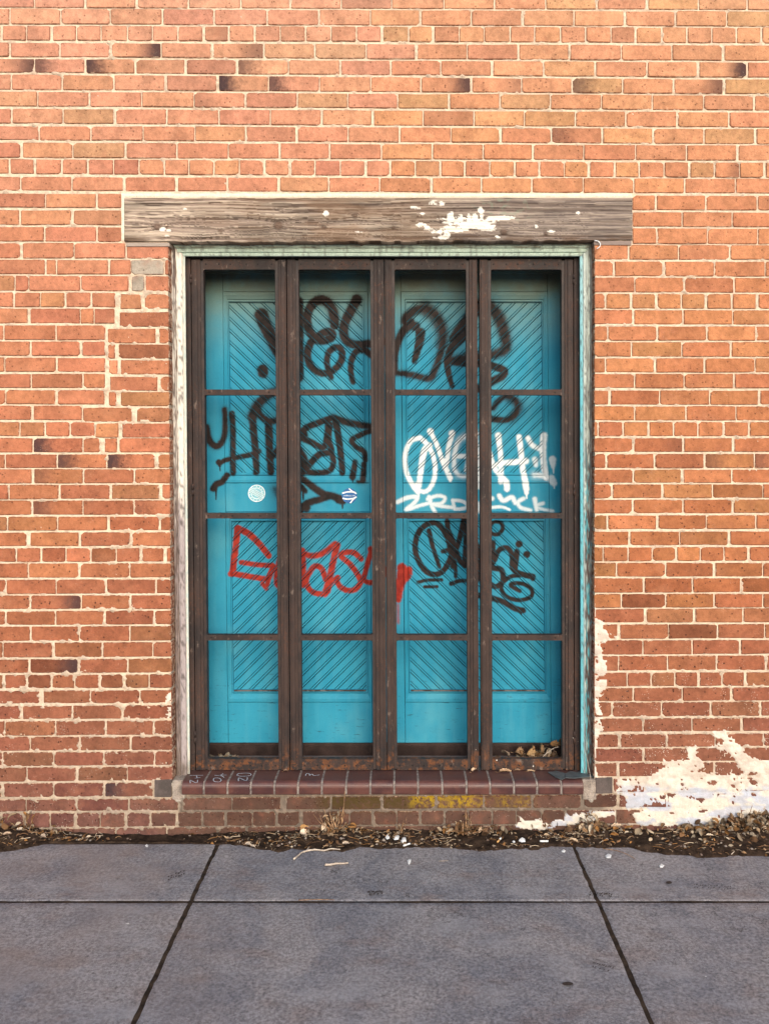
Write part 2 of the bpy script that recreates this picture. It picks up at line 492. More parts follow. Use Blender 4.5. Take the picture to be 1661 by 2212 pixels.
M['pc_wood'] = mat_attr('weathered_timber', 0.9, 0.0018, 0.15, 260, (0.12, 1, 1))
M['pc_trim'] = mat_attr('peeling_trim_paint', 0.75, 0.0012, 0.25, 260, (1, 1, 0.2))
M['pc'] = mat_attr('dry_litter', 0.85, 0.0008, 0.2, 300)
M['white'] = mat_simple('white_print', (0.70, 0.76, 0.80), (0.78, 0.82, 0.85), 60, 0.5)
M['whiteplastic'] = mat_simple('white_scrap', (0.62, 0.66, 0.70), (0.75, 0.77, 0.78), 60, 0.6)
M['blue'] = mat_simple('blue_print', (0.012, 0.10, 0.30), (0.02, 0.13, 0.36), 60, 0.4)
M['slate'] = mat_simple('blue_grey_shard', (0.055, 0.068, 0.076), (0.085, 0.100, 0.110), 40, 0.4, 0.0003, 0.3)
M['twig'] = mat_simple('pale_twig', (0.36, 0.30, 0.25), (0.52, 0.45, 0.38), 60, 0.85)
M['stalk'] = mat_simple('dry_stalk', (0.13, 0.070, 0.038), (0.34, 0.21, 0.12), 60, 0.85)
M['stain'] = mat_simple('mud_print', (0.03, 0.022, 0.02), (0.05, 0.038, 0.034), 90, 0.95)

def mat_tile():
    t = NT('glazed_sill_brick')
    a = t.noise(12, 4, 0.6); b = t.noise(90, 4, 0.7)
    col = t.mix(t.ramp(a, 0.35, 0.65), (0.056, 0.023, 0.024), (0.100, 0.036, 0.029))
    col = t.mix(t.ramp(b, 0.55, 0.7, 0, 0.5), col, (0.05, 0.025, 0.022))
    nn = t.sep(t.geo.outputs['Normal'])
    P = t.sep(t.pos)
    # traffic-worn dusty top
    col = t.mix(t.math('MULTIPLY', t.ramp(P[1], -0.02, 0.03), 0.45), col, (0.090, 0.055, 0.050))
    sp = t.math('MULTIPLY', t.ramp(t.voro(260), 0.13, 0.09), t.ramp(t.noise(30), 0.5, 0.6, 0, 0.7))
    col = t.mix(sp, col, (0.5, 0.42, 0.36))
    t.bump(b, 0.0006, 0.5)
    return t.out(col, t.ramp(a, 0.3, 0.7, 0.32, 0.5), 0.5)
M['tile'] = mat_tile()

# ------------------------------------------------------------------ wall layout (courses of bricks, joint by joint)
def xL(y): return 362 + (y - 530) * 9 / 1150.0
def xR(y): return 1286 - (y - 530) * 2 / 1150.0

full = [  # (top, bottom) left, (top, bottom) right, joints, bond
 ((-19,14),(-15,18),[74,184,295,407,520,627,737,846,959,1068,1179,1289,1398,1509,1614],'S'),
 ((18,50),(23,54),[21,131,238,351,462,577,689,800,908,1018,1129,1240,1350,1459,1570],'S'),
 ((55,85),(58,90),[3,57,111,165,218,275,329,384,440,494,550,605,660,715,770,825,883,936,992,1046,1102,1155,1211,1265,1320,1373,1430,1484,1538,1591,1645],'H'),
 ((92,121),(97,128),[21,129,239,348,458,570,680,791,899,1009,1120,1230,1342,1452,1562],'S'),
 ((127,155),(133,164),[74,184,292,401,512,623,735,844,952,1063,1174,1286,1398,1508,1614],'S'),
 ((161,192),(170,200),[24,134,246,358,470,580,690,801,909,1018,1127,1236,1345,1455,1564],'S'),
 ((198,228),(205,235),[81,193,306,419,530,642,751,859,970,1080,1189,1299,1409,1520,1629],'S'),
 ((235,265),(241,272),[25,136,248,360,473,584,695,805,914,1024,1133,1243,1352,1463,1575],'S'),
 ((272,301),(277,308),[84,196,309,421,531,641,752,863,974,1081,1191,1301,1411,1521,1632],'S'),
 ((308,339),(313,344),[46,157,271,382,493,604,712,824,934,1044,1151,1261,1373,1483,1593],'S'),
 ((344,374),(350,381),[20,75,133,189,245,300,355,408,462,517,571,626,680,735,790,843,897,951,1004,1058,1112,1165,1219,1272,1328,1381,1435,1489,1544,1598,1652],'H'),
 ((382,410),(385,415),[44,155,268,381,491,602,710,820,932,1040,1149,1260,1369,1479,1589],'S'),
]
# side courses: (yt,yb) left, (yt,yb) right, left joints, right joints, bond
side = [
 ((418,447),(422,452),[98,209],[1417,1525,1636],'S'),
 ((454,484),(458,488),[43,156],[1474,1582],'S'),
 ((490,520),(493,525),[96,209],[1419,1528,1637],'S'),
 ((525,556),(529,559),[46,160,272],[1358,1466,1577],'S'),
 ((561,591),(565,595),[98,122,235,(283,2),(355,3)],[1326,1434,1543,1653],'S'),
 ((596,627),(600,630),[32,(62,2),174,(281,8),(313,3)],[1371,1478,1586],'S'),
 ((632,662),(635,665),[30,87,141,197,(254,12),(309,8)],[(1308,4),1363,1418,1472,1525,1581,1636],'H'),
 ((667,697),(670,699),[62,173,203,(253,12)],[1368,1476,1583],'S'),
 ((703,733),(705,734),[8,121,(230,6),(340,9)],[1313,1420,1527,1633],'S'),
 ((738,767),(739,769),[66,175,(230,7),(252,9)],[1364,1473,1579],'S'),
 ((773,802),(774,803),[10,122,(231,9),(257,7)],[(1308,3),1415,1522,1631],'S'),
 ((808,837),(808,837),[67,179,(232,12),(343,7)],[1371,1478,1586],'S'),
 ((843,872),(844,873),[12,122,(230,10),(256,11)],[1317,1425,1533,1640],'S'),
 ((877,906),(878,907),[70,178,(290,12)],[1371,1482,1590],'S'),
 ((912,941),(912,941),[42,97,151,205,(260,9)],[1292,1346,1401,1455,1508,1563,1618],'H'),
 ((947,976),(947,975),[71,179,(221,11),(255,6)],[1368,1476,1584],'S'),
 ((982,1010),(981,1010),[11,123,231,(338,9)],[1310,1414,1522,1630],'S'),
 ((1014,1043),(1015,1042),[71,180,290],[1368,1474,1581],'S'),
 ((1048,1077),(1047,1075),[19,128,239,(347,8)],[1322,1431,1539,1648],'S'),
 ((1082,1111),(1080,1108),[69,179,289],[1367,1476,1583],'S'),
 ((1117,1145),(1114,1142),[16,124,234,345],[1312,1420,1526,1633],'S'),
 ((1151,1179),(1149,1177),[(61,10),172,283],[1360,1468,1575],'S'),
 ((1185,1213),(1183,1211),[35,89,142,196,251,304,(357,8)],[1303,1357,1409,1461,1513,1564,1617],'H'),
 ((1218,1247),(1217,1245),[61,171,280],[1332,1438,1543,1648],'S'),
 ((1253,1282),(1250,1279),[13,121,229,337],[1391,1496,1601],'S'),
 ((1287,1315),(1284,1312),[65,175,282],[1342,1438,1543,1648],'S'),
 ((1321,1349),(1316,1344),[12,120,226,333],[1394,1500,1605],'S'),
 ((1354,1384),(1350,1379),[66,171,280],[1337,1444,1550,1652],'S'),
 ((1389,1419),(1384,1413),[6,115,221,330],[1389,1495,1599],'S'),
 ((1425,1453),(1418,1448),[63,170,276],[1336,1442,1548,1655],'S'),
 ((1459,1486),(1454,1482),[8,58,111,161,215,268,322],[1355,1407,1458,1509,1560,1610],'H'),
 ((1493,1519),(1487,1514),[(89,10),195,302],[1368,1474,1580],'S'),
 ((1526,1553),(1518,1547),[46,156,264],[1322,1429,1535,1643],'S'),
 ((1559,1588),(1553,1580),[10,120,228,332],[1389,1495,1602],'S'),
 ((1593,1621),(1587,1613),[65,172,282],[1338,1440,1545,1650],'S'),
 ((1626,1654),(1618,1645),[5,116,224,334],[1390,1495,1600],'S'),
 ((1659,1687),(1649,1676),[58,166,275],[1335,1440,1543,1650],'S'),
]
low = [
 ((1693,1721),(1683,1710),[5,116,225,(331,3)],[1394,1500,1606],'S'),       # beside the sill ends
 ((1728,1752),(1716,1743),[56,166,278,(390,12),501,(612,14),715,825,942,1045,1150,(1258,10),1335,1440,1545,1650],'S'),
 ((1758,1787),(1751,1778),[3,53,108,163,216,272,325,382,437,487,545,597,(650,9),702,755,805,857,907,960,1012,1063,1115,1170,1222,(1276,8),1330,1384,1437,1490,1543,1597,1650],'H'),
 ((1791,1818),(1783,1812),[28,142,250,360,470,(532,6),640,750,858,965,1073,1180,(1290,4),1360,1467,1573],'S'),
]
DY = {18: (254, 3), 19: (253, 7), 20: (230, 7), 21: (230, 6), 22: (230, 5), 23: (230, 6), 24: (230, 4), 25: (178, 4), 26: (205, 3)}
BURN = {(3,239):.95,(3,458):.6,(4,-36):.8,(4,74):-.75,(4,184):-.95,(4,512):-.7,(5,470):-1,(5,580):-.85,(4,1508):.95,(5,909):.9,(5,1236):-.7,
        (5,1455):.7,(6,419):-.3,(27,-37):.9,(27,71):-.9,(28,123):-.85,(28,231):-.95,(31,69):-.6,(31,289):-.35,(37,65):.85,(41,63):.9,(44,1600):.6,(49,225):-1,
        (28,1522):-.5,(28,1630):-.5,(27,1368):.3,(6,1345):.3,(5,1018):.4,(29,71):-.45,(8,1191):-.4,(39,-40):-.6,(12,156):.2,(10,1544):.5,(2,440):.25}
DARK = {(4,292):.8,(4,401):.78,(5,134):.8,(20,232):.72,(21,252):.72,(19,253):.85,(34,196):.7,(41,63):.6,(42,58):.65,(42,215):.7,(46,282):.8,(45,332):.85,(47,5):.8,
        (30,1539):.75,(29,1476):1.0,(36,1601):.75,(38,1343):.8,(39,1444):.62,(37,1342):.8,(35,1543):.82,(35,1438):.85,(43,89):.8,(43,-17):.7,(1,1459):1}
PALE = {(26,205):1.35,(22,231):1.4,(27,255):1.2,(34,142):1.25,(35,61):1.2,(29,1474):1.15,(32,1312):1.25,(34,1461):1.25,(34,1564):1.2,(37,1543):1.2,(39,1337):1.2,(38,1394):1.25,(48,1286):1.45,(17,281):1.0,(30,1431):1.2}
CEMENT = {(16,283), (17,281)}

bricks = []   # dict(x0,x1,yt0,yt1,yb0,yb1,course)
def fill_out(js, lo, hi, pitch, ends=(True, True)):
    js = [(j if isinstance(j, tuple) else (j, None)) for j in js]
    if ends[0]:
        while js[0][0] > lo: js.insert(0, (js[0][0] - pitch, None))
    if ends[1]:
        while js[-1][0] < hi: js.append((js[-1][0] + pitch, None))
    return js
def add_course(ci, L, R, js, left_end=None, right_end=None):
    """js: joints with widths; left_end/right_end: x at which the run starts or stops against an opening"""
    def ys(x):
        t = (x - 150) / 1300.0
        return (L[0] + (R[0] - L[0]) * t, L[1] + (R[1] - L[1]) * t)
    xs = list(js)
    if left_end is not None: xs = [(left_end, 0)] + xs
    if right_end is not None: xs = xs + [(right_end, 0)]
    for (a, wa), (b, wb) in zip(xs[:-1], xs[1:]):
        ra = random.Random(int(a * 7 + ci * 131)); 
        wa = (ra.choice([2.6, 3, 3.5, 4, 5, 6.5]) if wa is None else wa)
        rb = random.Random(int(b * 7 + ci * 131))
        wb = (rb.choice([2.6, 3, 3.5, 4, 5, 6.5]) if wb is None else wb)
        x0, x1 = max(a + wa / 2 - .3, XMIN), min(b - wb / 2 + .3, XMAX)
        if x1 - x0 < 5: continue
        dy = 0
        if ci in DY and a >= DY[ci][0] - 1 and a < 400: dy = DY[ci][1]
        t0, b0 = ys(x0); t1, b1 = ys(x1)
        t0 -= .8; t1 -= .8; b0 += .8; b1 += .8
        bricks.append(dict(x0=x0, x1=x1, t0=t0 + dy, t1=t1 + dy, b0=b0 + dy, b1=b1 + dy, c=ci, key=(ci, int(round(a))), jl=(left_end is not None and a == left_end), jr=(right_end is not None and b == right_end)))
XMIN, XMAX = -430, 2110
for ci, (L, R, js, bond) in enumerate(full):
    add_course(ci, L, R, fill_out(js, XMIN, XMAX, 110 if bond == 'S' else 54.5))
for k in range(1, 12):        # courses above the picture
    sh = -36.2 * k
    js = [20 + (k % 2) * 55 + 110 * i for i in range(-4, 20)] if k % 7 != 1 else [20 + 55 * i for i in range(-8, 38)]
    add_course(-k, (-19 + sh, 14 + sh), (-15 + sh, 18 + sh), [(j, None) for j in js])
for i, (L, R, jl, jr, bond) in enumerate(side):
    ci = 12 + i
    p = 110 if bond == 'S' else 54.5
    mid = (L[0] + L[1]) / 2
    if ci <= 14: le, re = 264, 1367
    else: le, re = xL(mid) + 1.5, xR(mid) - 1.5
    add_course(ci, L, R, fill_out(jl, XMIN, 0, p, (True, False)), right_end=le)
    add_course(ci, L, R, fill_out(jr, 0, XMAX, p, (False, True)), left_end=re)
for i, (L, R, jl, *rest) in enumerate(low):
    ci = 49 + i
    if i == 0:
        add_course(ci, L, R, fill_out(jl, XMIN, 0, 110, (True, False)), right_end=None)
        add_course(ci, L, R, fill_out(rest[0], 0, XMAX, 106, (False, True)), left_end=1326)
    else:
        add_course(ci, L, R, fill_out(jl, XMIN, XMAX, 108 if rest[0] == 'S' else 54))

def tint_of(b):
    x = (b['x0'] + b['x1']) / 2; y = (b['t0'] + b['b1']) / 2
    r = random.Random(hash(b['key']) & 0xffff)
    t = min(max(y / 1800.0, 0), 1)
    # base tint by height: pale upper courses, darker red-brown towards the foot
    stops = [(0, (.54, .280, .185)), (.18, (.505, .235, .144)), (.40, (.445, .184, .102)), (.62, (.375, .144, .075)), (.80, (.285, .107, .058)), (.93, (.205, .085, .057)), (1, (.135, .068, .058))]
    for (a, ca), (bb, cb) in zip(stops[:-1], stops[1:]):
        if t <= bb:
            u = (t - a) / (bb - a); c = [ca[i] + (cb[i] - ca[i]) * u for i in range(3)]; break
    u = r.random()
    if u < .12: m = (1.04, 1.10, 1.04)        # tan
    elif u < .30: m = (.97, .94, .97)         # pink-red
    elif u < .42: m = (.87, .83, .86)         # dark red
    elif u < .50: m = (.88, 1.0, .95)         # brown
    else: m = (1, 1, 1)
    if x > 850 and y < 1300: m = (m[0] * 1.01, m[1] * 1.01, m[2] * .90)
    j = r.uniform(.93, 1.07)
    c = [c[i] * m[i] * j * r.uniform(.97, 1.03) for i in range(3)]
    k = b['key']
    if k in CEMENT: return (.33, .29, .24)
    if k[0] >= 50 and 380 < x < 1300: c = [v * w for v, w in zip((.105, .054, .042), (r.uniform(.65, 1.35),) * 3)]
    f = DARK.get(k, 1) * PALE.get(k, 1)
    return tuple(min(v * f, .8) for v in c)

def brick_geo(b):
    r = random.Random((hash(b['key']) & 0xffff) + 5)
    x0, x1 = b['x0'], b['x1']
    w = x1 - x0; h = b['b0'] - b['t0']
    cr = min(r.uniform(1.5, 4.2), w * .25)      # corner cut
    j = lambda a=.7: r.uniform(-a, a)
    crs = [min(r.choice([.7, .9, 1.3, 1.8, 2.6, 4.6]) * r.uniform(.7, 1.3), w * .25) for _ in range(4)]
    T = lambda x: b['t0'] + (b['t1'] - b['t0']) * (x - x0) / w
    B = lambda x: b['b0'] + (b['b1'] - b['b0']) * (x - x0) / w
    mx = x0 + w * r.uniform(.35, .65); mx2 = x0 + w * r.uniform(.35, .65)
    o = [(x0 + j(.4), T(x0) + crs[0]), (x0 + crs[0] * 1.3, T(x0) + j()), (mx, T(mx) + j(.8)), (x1 - crs[1] * 1.3, T(x1) + j()), (x1 + j(.4), T(x1) + crs[1]),
         (x1 + j(.4), B(x1) - crs[2]), (x1 - crs[2] * 1.3, B(x1) + j()), (mx2, B(mx2) + j(.8)), (x0 + crs[3] * 1.3, B(x0) + j()), (x0 + j(.4), B(x0) - crs[3])]
    cx, cy = (x0 + x1) / 2, (b['t0'] + b['b1']) / 2
    face = r.uniform(-.0015, .0012)
    tilt = r.uniform(-.001, .001); tiltz = r.uniform(-.0012, .0008)
    back = .075 if (b['jl'] or b['jr']) else .03
    V = []; BP = []
    rnd = r.random()
    for ring in range(3):
        for (px, py) in o:
            if ring == 1:
                ins = 1.3
                qx = px + ins * (1 if px < cx else -1) * (1 if abs(px - cx) > 1 else 0)
                qy = py + ins * (1 if py < cy else -1)
            else: qx, qy = px, py
            X, _, Z = W(qx, qy)
            yy = {0: face + .0022, 1: face, 2: face + back}[ring]
            yy += tilt * (qx - cx) / w * 2 + tiltz * (qy - cy) / h * 2
            V.append((X, yy, Z))
            BP.append(((qx - x0) * S, (qy - b['t0']) * S, rnd))
    n = len(o)
    F = [tuple(range(2 * n - 1, n - 1, -1))]
    for i in range(n):
        k = (i + 1) % n
        F.append((n + i, n + k, k, i))
        F.append((i, k, 2 * n + k, 2 * n + i))
    key = b['key']
    bs = (w * S, h * S, BURN.get(key, 0.0))
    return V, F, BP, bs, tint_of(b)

# which bricks show largest
def vis_area(b):
    x0, x1 = max(b['x0'], 0), min(b['x1'], 1661)
    y0, y1 = max(b['t0'], 0), min(b['b0'], 2212)
    if x1 <= x0 or y1 <= y0: return 0
    a = (x1 - x0) * (y1 - y0)
    if b['t0'] > 1785: a *= .3
    if b['x0'] > 1345 and b['t0'] > 1640: a *= .1    # under the plaster
    return a
order = sorted(bricks, key=lambda b: -vis_area(b))
single = set(id(b) for b in order[:300])

wall = empty('brick_wall', (0, 0, 0))
tag(wall, 'old orange-red brick wall with pale lime mortar around the barred blue doors', 'brick wall')

def build_bricks():
    RV = []; RF = []; RBP = []; RBS = []; RT = []
    for b in bricks:
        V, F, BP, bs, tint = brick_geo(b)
        if id(b) in single:
            me = bpy.data.meshes.new('brick')
            me.from_pydata(V, [], F)
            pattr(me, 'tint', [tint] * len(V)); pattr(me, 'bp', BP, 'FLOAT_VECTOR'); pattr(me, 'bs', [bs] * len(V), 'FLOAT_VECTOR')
            me.materials.append(M['brick'])
            o = bpy.data.objects.new('brick', me); C.objects.link(o); o.parent = wall
        else:
            n0 = len(RV)
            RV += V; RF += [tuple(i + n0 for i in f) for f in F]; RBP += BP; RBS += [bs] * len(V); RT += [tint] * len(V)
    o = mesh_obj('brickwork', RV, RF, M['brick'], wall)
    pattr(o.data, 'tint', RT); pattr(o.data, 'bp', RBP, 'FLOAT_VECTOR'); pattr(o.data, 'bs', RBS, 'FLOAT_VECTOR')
    o['kind'] = 'stuff'
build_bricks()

# ------------------------------------------------------------------ mortar bed and plaster as one relief sheet
PLASTER = [
 [(1329,1683),(1337,1682),(1403,1678),(1420,1672),(1429,1658),(1433,1646),(1485,1640),(1485,1614),(1513,1610),(1503,1632),(1521,1648),(1517,1666),(1541,1676),(1595,1674),(1609,1668),(1595,1656),(1583,1636),(1569,1620),(1535,1622),(1528,1610),(1570,1606),(1548,1592),(1537,1578),(1573,1580),(1577,1598),(1597,1606),(1605,1616),(1609,1628),(1639,1644),(1661,1640),(1800,1630),(1900,1660),(1960,1700),(1940,1770),(1661,1775),(1609,1775),(1569,1774),(1519,1784),(1413,1787),(1373,1780),(1367,1760),(1353,1748),(1349,1740),(1351,1722),(1339,1716),(1329,1712)],
 [(1109,1789),(1121,1771),(1135,1769),(1150,1775),(1167,1771),(1173,1776),(1197,1770),(1219,1771),(1221,1760),(1277,1753),(1329,1750),(1329,1764),(1297,1768),(1253,1781),(1197,1788),(1177,1795),(1150,1795)],
 [(1272,1200),(1284,1230),(1285,1262),(1284,1300),(1290,1304),(1288,1316),(1289,1339),(1307,1343),(1338,1346),(1338,1351),(1333,1350),(1298,1350),(1312,1362),(1320,1375),(1338,1374),(1338,1382),(1314,1382),(1301,1397),(1302,1412),(1307,1420),(1311,1448),(1311,1485),(1300,1492),(1296,1510),(1297,1530),(1307,1548),(1300,1557),(1303,1578),(1292,1590),(1287,1640),(1290,1684),(1272,1684)],
 [(385,1480),(372,1492),(360,1502),(357,1515),(361,1530),(358,1549),(374,1551),(385,1556)],
]
GREYC = [   # cement pointing at the sill ends
 [(370,1680),(392,1676),(400,1690),(398,1725),(384,1735),(372,1722)],
 [(1262,1680),(1285,1684),(1287,1722),(1278,1740),(1262,1722)],
]
WHITELINE = [[(262,417),(1366,417),(1366,428),(270,428),(270,520),(262,520)]]

xs = np.concatenate([np.arange(XMIN, -10, 10.), np.arange(-10, 1671, 3.), np.arange(1671, XMAX, 10.)])
ysg = np.concatenate([np.arange(-400, -10, 10.), np.arange(-10, 1836, 3.)])
GX, GY = np.meshgrid(xs, ysg)
iLr = np.array([np.argmin(abs(xs - xL(y))) for y in ysg]); iRr = np.array([np.argmin(abs(xs - xR(y))) for y in ysg])
OPT, OPB = 530.0, 1692.0
for j, y in enumerate(ysg):
    if OPT - 34 <= y <= OPB + 4:
        GX[j, iLr[j]] = xL(y); GX[j, iRr[j]] = xR(y)
din = np.zeros(GX.shape)
for b in bricks:
    i0, i1 = np.searchsorted(xs, b['x0']), np.searchsorted(xs, b['x1'])
    j0, j1 = np.searchsorted(ysg, min(b['t0'], b['t1'])), np.searchsorted(ysg, max(b['b0'], b['b1']))
    if i1 <= i0 or j1 <= j0: continue
    sx = GX[j0:j1, i0:i1]; sy = GY[j0:j1, i0:i1]
    tt = (sx - b['x0']) / (b['x1'] - b['x0'])
    top = b['t0'] + (b['t1'] - b['t0']) * tt; bot = b['b0'] + (b['b1'] - b['b0']) * tt
    d = np.minimum(np.minimum(sx - b['x0'], b['x1'] - sx), np.minimum(sy - top, bot - sy))
    din[j0:j1, i0:i1] = np.maximum(din[j0:j1, i0:i1], np.maximum(d, 0))
def blur(a, n=2):
    for _ in range(n):
        a = (a + np.roll(a, 1, 0) + np.roll(a, -1, 0) + np.roll(a, 1, 1) + np.roll(a, -1, 1)) / 5
    return a
nA = fbm(GX / 9, GY / 9, 1, 4); nB = fbm(GX / 40, GY / 40, 7, 4); nC = fbm(GX / 3.2, GY / 3.2, 13, 2)
pl = np.zeros(GX.shape)
for p in PLASTER: pl = np.maximum(pl, inpoly(GX, GY, p).astype(float))
pl = blur(pl, 4)
holes = sst(.60, .72, fbm(GX / 22, GY / 12, 21, 5)) + .5 * sst(.62, .70, fbm(GX / 6, GY / 4, 23, 3)) * (1 - .7 * sst(1700, 1720, GY))
scat = (sst(.56, .66, fbm(GX / 6, GY / 5, 31, 4)) * sst(1230, 1600, GX) * sst(1500, 1640, GY))
nD = fbm(GX / 5, GY / 5, 33, 3)
plm = sst(.46, .56, pl + (nA - .5) * 1.0 + (nD - .5) * .7 - holes * .6 + scat * .44)
gc = np.zeros(GX.shape)
for p in GREYC: gc = np.maximum(gc, inpoly(GX, GY, p).astype(float))
gcm = sst(.4, .6, blur(gc, 3) + (nA - .5) * .5)
wl = np.zeros(GX.shape)
for p in WHITELINE: wl = np.maximum(wl, inpoly(GX, GY, p).astype(float))
wlm = sst(.35, .6, blur(wl, 1) + (nA - .5) * .4)
# how sloppily the joints are pointed
slop = .22 + .35 * sst(.55, .75, nB) + .55 * np.exp(-((GX - 300) / 90) ** 2) * sst(600, 660, GY) * (1 - sst(1150, 1250, GY)) + .45 * sst(1350, 1560, GY) + .25 * sst(1150, 1300, GY) * (GX < 400)
over = np.maximum(0, (nA - .50 + .10 * (nB - .5)) * 20 * slop - din * .75)     # in layout units
depth = .0042 - .0012 * (nB - .5) * 2 + (nC - .5) * .0010
depth = depth - np.minimum(over * .0030, .0085)
front = -.0026 - (nB - .5) * .002 - (nA - .5) * .0018 - (nC - .5) * .0010 + .0022 * (1 - sst(0, 3.5, blur(din, 2)))
depth = depth * (1 - plm) + front * plm
depth = np.where(gcm > 0, depth * (1 - gcm) + (-.003 + (nA - .5) * .004) * gcm, depth)
depth = np.where(wlm > 0, depth * (1 - wlm) + (-.0022 + (nA - .5) * .002) * wlm, depth)
# keep every brick's own middle clear except below plaster
P3 = np.stack([(GX - CX) * S, depth, H - (GY - CY) * S], -1)
# colour
cream = np.array([.74, .60, .465]); dirty = np.array([.43, .355, .29]); white = np.array([.66, .62, .545]); bluew = np.array([.47, .50, .58]); grey = np.array([.40, .36, .32])
dt = (sst(1250, 1800, GY) * .75 + .25 * sst(.55, .75, nB))[..., None]
mcol = cream * (1 - dt) + dirty * dt
warm = sst(.45, .7, fbm(GX / 120, GY / 60, 41))[..., None]
mcol = mcol * (1 - warm * .3) + np.array([.74, .60, .45]) * warm * .3
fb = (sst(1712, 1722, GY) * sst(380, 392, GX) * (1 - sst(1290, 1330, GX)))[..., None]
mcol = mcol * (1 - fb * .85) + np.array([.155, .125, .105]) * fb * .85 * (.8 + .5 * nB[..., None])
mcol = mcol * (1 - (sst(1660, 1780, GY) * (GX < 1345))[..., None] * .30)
dk = (sst(.55, .68, nA) * .35 + sst(.52, .66, fbm(GX / 5, GY / 5, 61, 3)) * .22)[..., None]
mcol = mcol * (1 - dk) + np.array([.30, .23, .18]) * dk
bl = (sst(.50, .60, fbm(GX / 60, GY / 22, 51, 5)) * sst(1690, 1705, GY))[..., None]
pc = white * (1 - bl) + bluew * bl
worn = (sst(.42, .58, fbm(GX / 26, GY / 16, 57, 4)) * (1 - .75 * sst(1690, 1712, GY)) * .62)[..., None]
pc = pc * (1 - worn) + np.array([.50, .40, .34]) * worn
edge = ((1 - sst(.6, 1.0, plm)) * .5)[..., None]
pc = pc * (1 - edge) + np.array([.6, .54, .47]) * edge
mcol = mcol * (1 - plm[..., None]) + pc * plm[..., None]
mcol = mcol * (1 - gcm[..., None]) + (grey * (.75 + .5 * nA[..., None])) * gcm[..., None]
mcol = mcol * (1 - wlm[..., None]) + np.array([.76, .69, .57]) * wlm[..., None]
keep = np.ones((len(ysg) - 1, len(xs) - 1), bool)
for j in range(len(ysg) - 1):
    if OPT - 28 <= ysg[j] and ysg[j + 1] <= OPB:
        keep[j, iLr[j]:iRr[j]] = False
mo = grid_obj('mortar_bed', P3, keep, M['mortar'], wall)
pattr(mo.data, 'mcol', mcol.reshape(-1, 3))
mo['kind'] = 'stuff'

# reveals of the opening and the body of the wall behind the face
v = []; f = []
for xf, sgn in ((xL, 1), (xR, -1)):
    n0 = len(v); rows = np.arange(528, 1690, 12.)
    for y in rows:
        x, _, z = W(xf(y), y)
        v += [(x, .001, z), (x - sgn * .001, .075, z)]
    for i in range(len(rows) - 1):
        a = n0 + i * 2
        f.append((a, a + 1, a + 3, a + 2) if sgn > 0 else (a, a + 2, a + 3, a + 1))
rv = mesh_obj('reveal_mortar', v, f, M['mortar'], wall)
pattr(rv.data, 'mcol', [(.50, .42, .34)] * len(v))
def wall_core():
    v = []; f = []
    xa, xb = W(XMIN, 0)[0], W(XMAX, 0)[0]
    zt = W(0, -400)[2]
    l, r = W(353, 0)[0], W(1294, 0)[0]
    ztop, zbot = W(0, 524)[2], W(0, 1690)[2]
    boxm(v, f, xa, l, .02, .42, -.3, zt); boxm(v, f, r, xb, .02, .42, -.3, zt)
    boxm(v, f, l, r, .02, .42, ztop + .16, zt)
    boxm(v, f, l, r, .02, .42, -.3, zbot)
    boxm(v, f, l, r, .36, .42, zbot, ztop + .16)
    return mesh_obj('wall_core', v, f, M['core'], wall)
wall_core()

